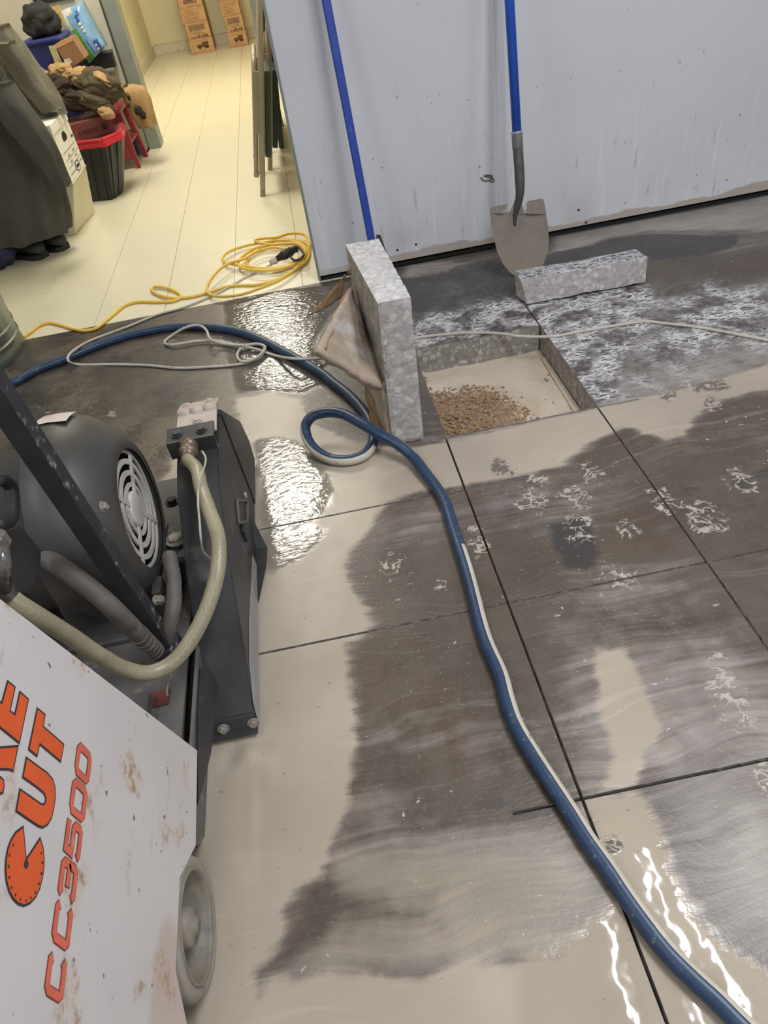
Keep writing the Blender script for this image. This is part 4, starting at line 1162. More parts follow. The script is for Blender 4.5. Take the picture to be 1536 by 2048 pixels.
# underside skin of soil and sheeting that broke away with it
A = Vector((.090, 2.06, .345)); Cc = Vector((.112, 1.690, .200)); Bb = onx(633, 698, -.046)
Bb = Vector((Bb.x, Bb.y, Bb.z))
def sheet(name, P0, P1, P2, th, mat, parent, n=14, amp=.004, seed=0):
    vs = []; fs = []; nrm = (P1 - P0).cross(P2 - P0).normalized(); id_ = {}
    for side in (0, 1):
        for i in range(n + 1):
            for j in range(n + 1 - i):
                p = P0 + (P1 - P0) * (i / n) + (P2 - P0) * (j / n)
                q = p * 20
                e = (i == 0 or j == 0 or i + j == n)
                p = p + nrm * (amp * noise.noise(q + Vector((seed, 0, 0))) - th * side)
                if e: p = p + ((P0 + P1 + P2) / 3 - p).normalized() * amp * 1.6 * noise.noise(p * 45 + Vector((0, seed, side * 3)))
                id_[(side, i, j)] = len(vs); vs.append(p)
    for side in (0, 1):
        for i in range(n):
            for j in range(n - i):
                f = (id_[(side, i, j)], id_[(side, i + 1, j)], id_[(side, i, j + 1)])
                fs.append(f if side == 0 else f[::-1])
                if i + j < n - 1:
                    f = (id_[(side, i + 1, j)], id_[(side, i + 1, j + 1)], id_[(side, i, j + 1)])
                    fs.append(f if side == 0 else f[::-1])
    rim = [(i, 0) for i in range(n)] + [(n - i, i) for i in range(n)] + [(0, n - i) for i in range(n)]
    for a, b in zip(rim, rim[1:] + rim[:1]):
        fs.append((id_[(0, *a)], id_[(1, *a)], id_[(1, *b)], id_[(0, *b)]))
    return obj(name, vs, fs, mat, parent, True)
sheet('soil_skin', A, Bb, Cc, .022, M['soil_skin'], slab, 18, .006, 2)
# body of broken soil between skin and slab, and the lower tongue down to the floor
D1 = Vector((.09, 2.06, .12))
sheet('soil_backing', Bb + Vector((.02, .01, -.012)), D1, A + Vector((.0, .0, -.01)), .02, M['soil_raw'], slab, 12, .008, 4)
sheet('soil_tongue', Vector((.108, 1.700, .205)), onx(731, 757, .073) * 0 + Vector((.068, 1.80, .175)), Vector((.104, 1.690, .012)), .03, M['soil_skin'], slab, 12, .006, 6)
sheet('soil_tongue', Vector((.066, 1.80, .175)), Vector((.062, 1.77, .03)), Vector((.104, 1.690, .010)), .02, M['soil_raw'], slab, 12, .006, 8)
# splintered tan flap behind
fl0, fl1, fl2, fl3 = ony(618, 630, 2.16), ony(692, 549, 2.16), ony(676, 590, 2.155), ony(640, 621, 2.15)
sheet('broken_flap', fl0, fl3 + Vector((0, 0, -.004)), fl1, .012, M['soil_raw'], slab, 12, .005, 11)
sheet('broken_flap', fl3 + Vector((0, 0, -.004)), fl2 + Vector((.01, 0, -.01)), fl1, .012, M['soil_raw'], slab, 10, .005, 12)
bar('broken_flap', fl1 + Vector((.02, -.005, .004)), Vector((.095, 2.13, fl1.z + .02)), .02, .012, M['soil_raw'], slab)

# bar of the same concrete lying behind the pit
blk = thing('concrete_block', 'long sawn concrete bar lying flat in front of the round shovel', 'concrete block', (.96, 2.42, 0))
f0, f1 = onz(1052, 611, .004), onz(1292, 566, .004)
t0, t1 = onp(1036, 543, f0, (0, 1, 0)), onp(1294, 514, f1, (0, 1, 0))
b0, b1 = onz(1034, 540, .104), onz(1275, 497, .104)
dep = Vector((0, .085, 0))
t0 = Vector((f0.x - .022, f0.y + .004, .106)); t1 = Vector((f1.x - .002, f1.y, .104))
def chipb(p, u, v, w):
    if w < .12: p.z += .006 * max(0, noise.noise(p * 40)) + .002
    return p
rough_block('block_body', [f0, f1, f1 + dep, f0 + Vector((-.016, .085, 0)), t0, t1, t1 + dep + Vector((-.01, 0, 0)), t0 + dep + Vector((.002, 0, 0))], [M['concrete_cut'], M['block_top'], M['concrete_cut']], blk, (34, 7, 8), .003, 8, chipb)

# ------------------------------------------------------------------ shovel and the second blue-handled tool
TIP = Vector((.826, 2.632, .0))
LEAN = .205
def shp(x, y):       # point of the shovel's plane seen there
    return onp(x, y, TIP, (0, 1, -LEAN))
nrm = Vector((0, 1, -LEAN)).normalized()
shovel = thing('shovel', 'long blue-handled shovel with muddy steel blade leaning on the pale wall', 'shovel', TIP)
lft = [(1046, 558), (1032.7, 553), (1018.6, 543.5), (1004.5, 527), (993, 501), (986, 468), (982, 443), (979.5, 424)]
rgt = [(1058, 557), (1068, 551), (1078, 540), (1087, 525), (1095, 501), (1096.7, 478), (1095.5, 454), (1091.5, 428)]
NC = 16
def dish(u): return -.018 * (1 - (2 * u - 1) ** 2)
vs = []; fs = []
rows = []
for (a, b) in zip(lft, rgt): rows.append((shp(*a), shp(*b)))
rows2 = []
for i in range(len(rows) - 1):
    for k in range(3):
        f = k / 3
        rows2.append((rows[i][0].lerp(rows[i + 1][0], f), rows[i][1].lerp(rows[i + 1][1], f)))
rows2.append(rows[-1])
wmax = (rows[-2][0] - rows[-2][1]).length
for s in (0, 1):
    for (a, b) in rows2:
        wd = (a - b).length / wmax
        for k in range(NC + 1):
            u = k / NC
            vs.append(a.lerp(b, u) - nrm * (dish(u) * wd * 1.0 + .0022 * s + .004))
nr = len(rows2)
for s in (0, 1):
    for i in range(nr - 1):
        for k in range(NC):
            o_ = s * nr * (NC + 1); f = (o_ + i * (NC + 1) + k, o_ + i * (NC + 1) + k + 1, o_ + (i + 1) * (NC + 1) + k + 1, o_ + (i + 1) * (NC + 1) + k)
            fs.append(f if s else f[::-1])
def id_(s, i, k): return s * nr * (NC + 1) + i * (NC + 1) + k
for i in range(nr - 1):
    for k in (0, NC): fs.append((id_(0, i, k), id_(0, i + 1, k), id_(1, i + 1, k), id_(1, i, k)))
for k in range(NC):
    for i in (0, nr - 1): fs.append((id_(0, i, k), id_(0, i, k + 1), id_(1, i, k + 1), id_(1, i, k)))
blade = obj('blade', vs, fs, M['shovel_blade'], shovel, True)
blade.data.set_sharp_from_angle(angle=.8)
# the two turned steps, with the notches beside the socket
for pts in ([(979.5, 426), (980, 417), (984, 413.5), (1012, 408.5), (1015, 411), (1012, 416), (1006, 423), (1009, 426)], [(1050, 421), (1053, 414.5), (1052, 406), (1056, 402), (1083, 396.5), (1086, 400), (1089, 412), (1091.5, 428), (1053, 427)]):
    prism('foot_step', [shp(*p) - nrm * .004 for p in pts], -nrm * .003, M['shovel_blade'], shovel)
neck = [shp(1031, 452), shp(1032, 430), shp(1036, 410), shp(1038, 385), shp(1037, 350), shp(1035, 310), shp(1034, 285)]
neck = [p + nrm * (.014, .011, .002, -.012, -.014, -.010, -.006)[i] for i, p in enumerate(neck)]
pth = catmull(neck, 6)
rad = [max(.004, .0185 * (.25 + .75 * min(1, i / (len(pth) * .40))) * (1 - .0 * i)) for i in range(len(pth))]
rad = [.006 + (.0185 - .006) * min(1, max(0, i / (len(pth) - 1) / .62)) for i in range(len(pth))]
tube('socket', pth, rad, M['socket'], shovel, 16)
vs = []; fs = []
# flare where the socket spreads into the blade
fl = [shp(1020, 430), shp(1027, 412), shp(1032, 400), shp(1043, 400), shp(1046, 412), shp(1051, 428)]
prism('socket_flare', [p + nrm * .008 for p in fl], nrm * .006, M['shovel_blade'], shovel)
d_sh = (shp(1018, 0) - shp(1034, 285)).normalized()
h0 = neck[-1]; hdir = (shp(1019, 20) - nrm * .006 - h0).normalized()
Lh = 1.42 / 1.0
hl = (WALL_Y - .017 - h0.y) / hdir.y
lathe('ferrule', [(-.020, .0185), (-.020, .0205), (.030, .0205), (.031, .0225), (.036, .0225), (.037, .019)], h0, hdir, M['steel'], shovel, 20)
tube('handle', [h0 + hdir * .03, h0 + hdir * min(hl, 1.15)], .0168, M['blue_fibreglass'], shovel, 20)
# second tool: only its pole and a bit of its steel shows above the chunk
pole = thing('scraper', 'long flat-sided blue pole tool leaning on the wall behind the concrete chunk', 'scraper', (.20, 2.72, 0))
pa = ony(742, 476, 2.775); pb = ony(652, 0, 2.882)
pd = (pb - pa).normalized()
foot = pa - pd * (pa.z / pd.z) 
topk = pa + pd * ((WALL_Y - .016 - pa.y) / pd.y)
bar('handle', pa - pd * .12, topk, .030, .022, M['blue_pole'], pole, up=(0, 1, 0), bev=.005)
lathe('socket', [(0, .012), (.02, .016), (.10, .019), (.12, .019)], pa - pd * .21, pd, M['black_paint'], pole, 16)
bx_ = pa - pd * .19
prism('blade', [foot + Vector((-.02, 0, 0)), foot + Vector((.075, 0, 0)), pa + Vector((.040, .01, -.0)) , pa + Vector((.024, .01, .004)), pa + Vector((.012, .0, -.05)), bx_ + Vector((-.02, .0, .0))], (0, .004, 0), M['black_paint'], pole)

# ------------------------------------------------------------------ hoses and cords on the floor
def lay(pts, r, zs=None):
    return [onz(x, y, r + (zs[i] if zs else 0)) for i, (x, y) in enumerate(pts)]
z3 = lambda L_: [(x * .4557, 430 + y * .4557) for x, y in L_]
zq = lambda L_: [(440 + x * .3711, 740 + y * .3711) for x, y in L_]
z7 = lambda L_: [(936 + x * .3906, 1450 + y * .3906) for x, y in L_]
hose_px = [(-60, 790), (-10, 772)] + z3([(60, 735), (160, 680), (290, 630), (420, 575), (560, 530), (700, 500), (800, 490), (920, 493), (1050, 513), (1150, 550), (1250, 602), (1350, 657), (1440, 715)]) + \
    zq([(590, 52), (680, 122), (750, 192), (800, 262), (828, 340), (815, 415), (760, 468), (680, 487), (590, 477), (512, 430), (468, 362), (462, 295), (500, 248), (580, 228), (660, 237), (760, 287), (870, 352), (960, 402),
        (1040, 470), (1110, 560), (1170, 640), (1215, 720), (1250, 830), (1292, 960), (1330, 1080), (1370, 1230), (1402, 1360), (1440, 1480)]) + \
    [(1002, 1352), (1014, 1398)] + z7([(245, 0), (332, 150), (422, 290), (520, 440), (620, 600), (720, 740), (805, 870), (905, 1010), (1022, 1160), (1150, 1290), (1280, 1410), (1400, 1531), (1560, 1680)])
n_left = 2 + 13 + 4
hz = [0.0] * len(hose_px)
k0 = 2 + 13
lift = {k0 + 10: .03, k0 + 11: .045, k0 + 12: .055, k0 + 13: .06, k0 + 14: .062, k0 + 15: .06, k0 + 16: .050, k0 + 17: .036, k0 + 18: .014, k0 + 9: .012, k0 + 19: .004}
for i, v in lift.items(): hz[i] = v
HR = .0158
hpath = catmull(lay(hose_px, HR, hz), 6)
vs, fs = tube_data(hpath, HR, 20, fixed_up=True)
SEG = 20
fm = []
npath = len(hpath)
i_loop0, i_loop1 = (k0 + 3) * 6, (k0 + 18) * 6
for i in range(npath - 1):
    for k in range(SEG):
        if i < (k0 + 5) * 6: st_ = False
        elif i < i_loop1: st_ = k in (7, 8, 9, 10, 11)      # outer side of the loop
        elif i < i_loop1 + 30: st_ = k in (9, 10, 11, 12)
        else: st_ = k in (6, 7, 8, 9, 10)
        fm.append(1 if st_ else 0)
fm += [0, 0]
hose = obj('water_hose', vs, fs, None, None, True, mats=[M['blue_rubber'], M['hose_stripe']], fm=fm)
tag(hose, 'thick blue water hose with a pale stripe looping across the wet floor', 'hose')
# white cord
wc = z3([(1222, 200), (1190, 218), (1100, 262), (950, 345), (800, 407), (700, 434), (560, 490), (420, 542), (345, 580), (305, 612), (300, 640), (335, 655), (500, 656), (650, 660), (780, 672), (900, 668), (1050, 655), (1120, 637),
         (1156, 605), (1152, 575), (1105, 568), (1055, 590), (1042, 620), (1062, 643), (1110, 635), (1150, 606), (1164, 580), (1130, 566), (1060, 572), (960, 560), (925, 545), (905, 505), (872, 484), (820, 492), (750, 532), (722, 560), (752, 570), (850, 556), (945, 552), (1060, 576), (1130, 590),
         (1200, 615), (1300, 631), (1440, 628)]) + [(690, 713), (760, 695)] + [(600 + x * .46875, 440 + y * .46875) for x, y in ((500, 503), (600, 490), (720, 482), (850, 484), (940, 496), (1080, 496), (1200, 475), (1350, 450))] + [(1290, 643), (1330, 647), (1400, 655), (1470, 668), (1536, 681), (1600, 700)]
r_ = .0052
wz = [0.0] * len(wc)
wz[0] = .014; wz[1] = .012
for i in (8, 9, 10): wz[i] = .034
for i in range(18, 30): wz[i] = .004 + .0045 * ((i - 18) // 4)
for i in (30, 31, 32, 33): wz[i] = .03 + .006 * (i in (31, 32))
for i in range(36, 41): wz[i] = .006
wz[42] = .034; wz[43] = .004; wz[44] = .0; wz[45] = .0
cord = tag(tube('power_cord', catmull(lay(wc, r_, wz), 6), r_, M['white_cord'], None, 8), 'thin white power cord trailing past the pit and over the blue hose', 'cord')
# yellow extension cord, coil beside the partition
e2 = lambda L_: [(x * .2604, 300 + y * .2604) for x, y in L_]
e1 = lambda L_: [(180 + x * .2995, 200 + y * .2995) for x, y in L_]
yc = e2([(178, 1440), (230, 1405), (300, 1352), (370, 1330), (450, 1342), (560, 1375), (650, 1388), (740, 1370), (820, 1308), (900, 1240), (960, 1195), (1050, 1168), (1200, 1168), (1330, 1160), (1388, 1135), (1380, 1108), (1320, 1072), (1230, 1052), (1175, 1055), (1166, 1078), (1220, 1112), (1310, 1136), (1400, 1136)]) + \
    e1([(690, 1312), (780, 1288), (900, 1250), (980, 1238), (1100, 1235), (1230, 1208), (1340, 1150), (1430, 1085), (1463, 1010), (1445, 960), (1370, 935), (1290, 933), (1190, 955), (1110, 1005), (1055, 1050), (1045, 1090), (1090, 1122), (1190, 1132), (1300, 1112), (1400, 1060), (1440, 1000), (1400, 955), (1300, 938), (1130, 955), (1000, 985), (915, 1020), (884, 1058), (905, 1085), (1000, 1105), (1120, 1122), (1250, 1122), (1350, 1098),
        (1425, 1050), (1448, 1000), (1400, 960), (1250, 965), (1120, 985), (1040, 1028), (990, 1078), (1010, 1118), (1120, 1138), (1250, 1130), (1380, 1088), (1435, 1020), (1380, 960), (1200, 965), (1120, 950), (1105, 935), (1160, 924), (1250, 918), (1320, 895), (1380, 890), (1440, 905), (1462, 950), (1440, 1030), (1390, 1110), (1330, 1160), (1240, 1215), (1120, 1262), (1000, 1300), (860, 1312), (800, 1298), (780, 1260), (812, 1190), (880, 1120), (950, 1082), (1030, 1060), (1120, 1010), (1230, 985), (1310, 1000)])
r_ = .0068
yz = [0.0] * len(yc)
for i in range(16, 22): yz[i] = .004
n0 = 22
for i in range(n0 + 8, len(yc)): yz[i] = .004 + .028 * ((i - n0 - 8) / (len(yc) - n0 - 8)) + (.004 if i % 3 == 0 else 0)
for i in range(n0 + 54, n0 + 64): yz[i] = .012
for i in range(len(yc) - 4, len(yc)): yz[i] = .03
ycord = tag(tube('extension_cord', catmull(lay(yc, r_, yz), 6), r_, M['yellow_cord'], None, 10), 'yellow extension cord coiled on the hall planks beside the partition end', 'cord')
# plug pair where white meets yellow
pc = onz(572, 508, .05); pd_ = (onz(585, 502, .05) - onz(556, 518, .03)).normalized()
lathe('plug_body', [(-.055, .007), (-.05, .012), (-.02, .018), (-.018, .021), (.0, .022), (.002, .020), (.03, .020), (.034, .014), (.05, .010)], pc, pd_, M['black_plastic'], ycord, 16)
lathe('plug_cap', [(-.085, .007), (-.082, .012), (-.06, .017), (-.05, .017), (-.048, .012)], pc, pd_, M['pale_plastic'], ycord, 16)
lk = [onz(582, 500, .05), onz(592, 494, .06), onz(603, 500, .062), (onz(607, 511, .055)), onz(600, 519, .045), onz(588, 520, .04), onz(580, 512, .045)]
tube('plug_lead', catmull(lk, 6), .0055, M['black_plastic'], ycord, 10)
box('plug_clip', pc + Vector((.035, .02, .004)), (.05, .02, .03), M['black_plastic'], ycord, .005, rz(.5))

# ------------------------------------------------------------------ steel can at the left edge
cc = Vector((-1.555, 2.86, 0)); CR = .275
can = thing('steel_can', 'ribbed galvanised steel can standing at the left edge of the floor', 'can', cc)
prof = [(0, CR - .012), (0, CR), (.012, CR + .003), (.03, CR + .003), (.04, CR - .002), (.055, CR - .002), (.06, CR + .004), (.068, CR + .004), (.073, CR - .002), (.10, CR - .002), (.105, CR + .004), (.113, CR + .004), (.118, CR - .001), (.44, CR + .008), (.45, CR + .014), (.46, CR + .014), (.47, CR + .008), (.66, CR + .012), (.67, CR + .02), (.685, CR + .02), (.69, CR + .008), (.66, CR + .002), (.02, CR - .012), (.02, .001)]
lathe('can_body', prof, cc, (0, 0, 1), M['galvanised'], can, 64, auto=.6, cap=False)
for sgn in (1,):
    tube('can_handle', catmull([cc + Vector((CR * .3, -CR * .98, .5)), cc + Vector((CR * .22, -CR * 1.12, .46)), cc + Vector((-.02, -CR * 1.12, .46)), cc + Vector((-.06, -CR * .98, .5))], 6), .006, M['steel'], can, 8)

# ------------------------------------------------------------------ folded chairs leaning in the hall
SL = .235
def folded_chair(name_label, fx, fy, width, hgt, lift2=.05, seat_z=.20, off=0.0):
    ln = Vector((SL, 0, 1)).normalized(); nn = Vector((1, 0, -SL)).normalized()
    base = Vector((fx, fy, 0))
    t_ = thing('folding_chair', name_label, 'chair', base)
    def pt(a, y, d=0): return base + ln * a + Vector((0, y, 0)) - nn * d
    yy0, yy1 = 0, width
    # long frame: two legs joined by the back loop
    f = [pt(.018, yy0), pt(hgt * .5, yy0), pt(hgt - .05, yy0), pt(hgt, yy0 + .05), pt(hgt, yy1 - .05), pt(hgt - .05, yy1), pt(hgt * .5, yy1), pt(.018, yy1)]
    tube('back_frame', catmull(f, 5), .0150, M['chair_tube'], t_, 12)
    g = [pt(.06 + lift2, yy0 + .03, .034), pt(hgt * .62, yy0 + .03, .034), pt(hgt * .66, yy0 + .07, .034), pt(hgt * .66, yy1 - .07, .034), pt(hgt * .62, yy1 - .03, .034), pt(.06 + lift2, yy1 - .03, .034)]
    tube('leg_frame', catmull(g, 5), .0135, M['chair_tube'], t_, 12)
    for (y, a, d) in ((yy0, 0, 0), (yy1, 0, 0), (yy0 + .03, .045 + lift2, .034), (yy1 - .03, .045 + lift2, .034)):
        lathe('rubber_foot', [(-.001, .012), (0, .0155), (.022, .0155), (.026, .013)], pt(a, y, d), ln, M['chair_tube'], t_, 12)
    m = Matrix((nn, Vector((0, 1, 0)), ln)).transposed()
    box('seat', pt(seat_z + .21, width / 2, -.034), (.034, width - .05, .42), M['chair_vinyl'], t_, .008, m, 2)
    box('backrest', pt(hgt - .13, width / 2, -.012), (.028, width - .02, .20), M['chair_vinyl'], t_, .008, m, 2)
    box('side_link', pt(hgt * .46, yy0 - .001, .018), (.05, .006, .30), M['chair_tube'], t_, .002, m)
    box('side_link', pt(hgt * .46, yy1 + .001, .018), (.05, .006, .30), M['chair_tube'], t_, .002, m)
    t_['group'] = 'folded chairs leaning by the partition'
    return t_
folded_chair('folded metal chair with beige tube frame nearest in the row leaning by the partition', -.232, 4.315, .46, 1.02)
folded_chair('second folded chair leaning directly behind the nearest beige tube chair', -.176, 4.82, .40, 1.02, .06, .12)
# grey board at the far end of the row
ln = Vector((SL * .55, 0, 1)).normalized(); nn = Vector((1, 0, -SL * .55)).normalized()
m = Matrix((nn, Vector((0, 1, 0)), ln)).transposed()
bd = thing('table_top', 'grey board leaning on edge at the far end of the chair row', 'board', (-.10, 5.2, 0))
box('board', Vector((-.085, 5.55, .002)) + ln * .62 , (.03, .60, 1.22), M['grey_frame'], bd, .004, m)
box('edge_strip', Vector((-.085, 5.245, .002)) + ln * .62, (.034, .012, 1.22), M['chair_vinyl'], bd, .002, m)
for a in (.25, .55):
    box('clip', Vector((-.108, 5.40, 0)) + ln * (a + .2), (.012, .10, .02), M['chair_vinyl'], bd, .002, m)

# ------------------------------------------------------------------ cartons at the far wall
def carton(x0_, x1_, y_, z0_, h, label, kind, dep=.40, dx=0, skew=0.0):
    w = x1_ - x0_
    b = thing('carton', label, 'box', ((x0_ + x1_) / 2, y_, z0_), None)
    m = rz(skew)
    c = Vector(((x0_ + x1_) / 2 + dx, y_ + dep / 2, z0_ + h / 2))
    box('carton_body', c, (w, dep, h - .002), M['carton'], b, .004, m)
    fr = c + m @ Vector((0, -dep / 2 - .001, 0))
    X = m @ Vector((1, 0, 0))
    def mark(name, u0, v0, u1, v1, mat, proud=.0012):
        a = fr + X * (w * (u0 - .5)) + Vector((0, 0, h * (v0 - .5))); d = fr + X * (w * (u1 - .5)) + Vector((0, 0, h * (v1 - .5)))
        q = [Vector((a.x, a.y - proud, a.z)), Vector((d.x, d.y - proud, a.z)), Vector((d.x, d.y - proud, d.z)), Vector((a.x, a.y - proud, d.z))]
        return obj(name, q, [(0, 1, 2, 3)], mat, b)
    # flap seam along the left side and a notch of tape
    box('flap', c + m @ Vector((-w * .5 - .001, 0, 0)), (.004, dep * .98, h * .9), M['carton_brown'], b, .001, m)
    for v in (.10, .86):
        mark('print_line', .12, v, .9, v + .025, M['carton_line'])
    mark('print_line', .12, .10, .135, .88, M['carton_line'])
    rn = random.Random(int(z0_ * 100) + int(x0_ * 10))
    if kind == 'truck':
        mark('truck_print', .30, .40, .78, .62, M['carton_print']); mark('truck_print', .52, .60, .80, .76, M['carton_print'])
        for u in (.36, .62, .70): mark('truck_print', u, .32, u + .09, .44, M['print_black'])
        mark('print_line', .36, .20, .66, .24, M['carton_line'])
    elif kind == 'bars':
        for i in range(22):
            u = .16 + .66 * i / 22
            mark('code_bar', u, .50, u + .008 + .010 * rn.random(), .84, M['print_black'])
        for v in (.40, .33, .26): mark('print_line', .2 + rn.random() * .1, v, .6 + rn.random() * .2, v + .03, M['carton_line'])
        for u in (.2, .34, .46, .58, .7, .8): mark('skyline_print', u, .06, u + .07, .06 + .14 * rn.random() + .06, M['carton_print'])
    elif kind == 'text':
        for v in (.72, .58, .44, .30, .2): mark('print_line', .18, v, .55 + rn.random() * .3, v + .045, M['carton_line'])
    elif kind == 'scene':
        for i in range(8):
            u = .22 + .07 * i; mark('scene_print', u, .25, u + .055, .35 + .4 * rn.random(), M['carton_print'])
    return b
YB = 10.45
z = 0.0; kinds = ('truck', 'bars', 'text', 'scene', 'text', 'bars')
names = ('lowest', 'second lowest', 'third from the floor', 'fourth from the floor', 'fifth from the floor', 'topmost')
hs = (.150, .165, .150, .150, .150, .150)
for s, (xa, xb) in enumerate(((-1.005, -.715), (-.525, -.300))):
    z = 0.0
    for i in range(5):
        carton(xa - .004 * i + (.01 if i % 2 else 0), xb - .004 * i + (.0 if i else .0), YB + (.0 if i == 0 else .012), z + .001, hs[i], '%s printed carton of the %s tall stack at the far wall' % (names[i], ('left', 'right')[s]), kinds[i], .42)['group'] = 'printed cartons stacked at the far wall'
        z += hs[i]

# ------------------------------------------------------------------ the store corner on the left
def quad_on(name, P, mat, parent, n_=None):
    return obj(name, P, [tuple(range(len(P)))], mat, parent)
def frustum(name, base_q, top_q, z0_, z1_, mat, parent, bev=.006):
    bm = bmesh.new()
    A_ = [bm.verts.new((p[0], p[1], z0_)) for p in base_q]; B_ = [bm.verts.new((p[0], p[1], z1_)) for p in top_q]
    bm.faces.new(A_[::-1]); bm.faces.new(B_); n_ = len(A_)
    for i in range(n_): bm.faces.new((A_[i], A_[(i + 1) % n_], B_[(i + 1) % n_], B_[i]))
    bmesh.ops.recalc_face_normals(bm, faces=bm.faces)
    if bev: bmesh.ops.bevel(bm, geom=list(bm.edges), offset=bev, segments=2, affect='EDGES')
    return bmobj(name, bm, mat, parent)
# white bin with a file box on it
wb = thing('white_bin', 'plain cream white box on the hall floor under the file box', 'box', (-1.46, 4.43, 0))
sk = rz(0)
FX = -1.292
b0_, b1_ = onz(150, 470), onz(190, 425)
t0_, t1_ = ony(142, 360, b0_.y), ony(172, 334, b1_.y)
zt = (t0_.z + t1_.z) / 2
back = Vector((-.33, .03, 0))
frustum('bin_body', [b0_[:2], b1_[:2], (b1_ + back)[:2], (b0_ + back)[:2]], [t0_[:2], t1_[:2], (t1_ + back * 1.12)[:2], (t0_ + back * 1.12)[:2]], 0, zt - .012, M['bin_white'], wb, .004)
rim_ = [t0_, t1_, t1_ + back * 1.12, t0_ + back * 1.12]; rc_ = sum(rim_, Vector()) / 4
prism('bin_rim', [Vector((rc_.x + (p.x - rc_.x) * 1.02, rc_.y + (p.y - rc_.y) * 1.02, zt - .012)) for p in rim_], (0, 0, .012), M['bin_white'], wb, .002)
fb = thing('file_box', 'white cardboard file box with handle hole stacked on the cream box', 'box', (-1.46, 4.43, .25))
HB = max(.2, (ony(112, 246, b0_.y).z + ony(135, 224, b1_.y).z) / 2 - zt)
fl_ = [Vector((t0_.x, t0_.y, zt + .001)), Vector((t1_.x, t1_.y, zt + .001)), Vector((t1_.x - .35, t1_.y + .03, zt + .001)), Vector((t0_.x - .35, t0_.y + .03, zt + .001))]
prism('box_body', fl_, (0, 0, HB), M['file_white'], fb, .002)
ctr = sum(fl_, Vector()) / 4
lid = [ctr + (p - ctr) * 1.025 for p in fl_]
prism('box_lid', [p + Vector((0, 0, HB * .84)) for p in lid], (0, 0, HB * .17), M['file_white'], fb, .002)
a, b_ = fl_[0], fl_[1]
ed = (b_ - a); on = Vector((ed.y, -ed.x, 0)).normalized()
def fmark(name, u0, v0, u1, v1, mat, pr=.0015):
    q = [a + ed * u + Vector((0, 0, HB * v)) + on * pr for u, v in ((u0, v0), (u1, v0), (u1, v1), (u0, v1))]
    return obj(name, q, [(0, 1, 2, 3)], mat, fb)
hh = [a + ed * (.5 + .13 * math.cos(t_)) + Vector((0, 0, HB * (.665 + .10 * max(-.55, math.sin(t_))))) + on * .0016 for t_ in [k * PI / 8 for k in range(16)]]
obj('handle_hole', hh, [tuple(range(16))], M['dark_hole'], fb)
for v in (.46, .33, .20): fmark('form_line', .12, v, .95, v + .012, M['print_grey'])
for (u, v) in ((.30, .36), (.62, .37), (.32, .25), (.66, .26)): fmark('form_text', u, v, u + .14, v + .03, M['print_grey'])
fmark('size_mark', .84, .56, .95, .60, M['print_black'])
for k_, mat, pr in ((1.0, M['print_black'], .0016), (.80, M['file_white'], .002)):
    el = [a + ed * (.60 + .15 * k_ * math.cos(t_)) + Vector((0, 0, HB * (.115 + .095 * k_ * math.sin(t_)))) + on * pr for t_ in [k * PI / 10 for k in range(20)]]
    obj('oval_mark', el, [tuple(range(20))], mat, fb)
fmark('oval_bar', .50, .085, .70, .145, M['print_black'], .0022)
fmark('rule_mark', .78, .13, .97, .142, M['print_black']); fmark('rule_mark', .10, .09, .42, .102, M['print_black'])
# black tote with red lid rim
tt_ = thing('storage_tote', 'black storage tote with a bright red rim beside the file box', 'tote', (-1.36, 5.1, 0))
tf = ony(206, 282, 4.79); tr_ = ony(236, 240, 4.95); tl_ = ony(152, 296, 4.82)
bf = onz(225, 400)
ZR = tf.z
bq = [(bf.x - .13, bf.y + .04), (bf.x, bf.y), (bf.x + .05, bf.y + .11), (bf.x + .03, 5.15), (bf.x - .29, 5.17), (bf.x - .30, bf.y + .06)]
tq = [(tf.x - .17, tf.y + .05), (tf.x, tf.y), (tf.x + .085, tf.y + .13), (tf.x + .07, 5.17), (tf.x - .33, 5.19), (tf.x - .34, tf.y + .07)]
frustum('tote_body', bq, tq, 0, ZR - .03, M['tote_dark'], tt_)
cq = Vector((tf.x - .14, 5.0, 0))
rq = [(cq.x + (p[0] - cq.x) * 1.05, cq.y + (p[1] - cq.y) * 1.04) for p in tq]
prism('red_rim', [(p[0], p[1], ZR - .035) for p in rq], (0, 0, .035), M['tote_red'], tt_, .006)
prism('lid_well', [(cq.x + (p[0] - cq.x) * .80, cq.y + (p[1] - cq.y) * .80, ZR) for p in rq], (0, 0, .003), M['tote_dark'], tt_)
for k in range(3):
    p, q = Vector((*rq[k], ZR)), Vector((*rq[k + 1], ZR))
    ci = Vector((cq.x, cq.y, ZR))
    bar('red_rim', p.lerp(ci, .09) + Vector((0, 0, .006)), q.lerp(ci, .09) + Vector((0, 0, .006)), .03, .014, M['tote_red'], tt_, bev=.003)
for k in (0, 1):
    p, q = Vector((*bq[k], .01)), Vector((*bq[k + 1], .01)); u, v = Vector((*tq[k], ZR - .035)), Vector((*tq[k + 1], ZR - .035))
    for f in (.3, .72):
        o_ = (q - p).cross(Vector((0, 0, 1))).normalized() * .003
        bar('tote_rib', p.lerp(q, f) + o_, u.lerp(v, f) + o_, .022, .010, M['tote_dark'], tt_, up=o_)
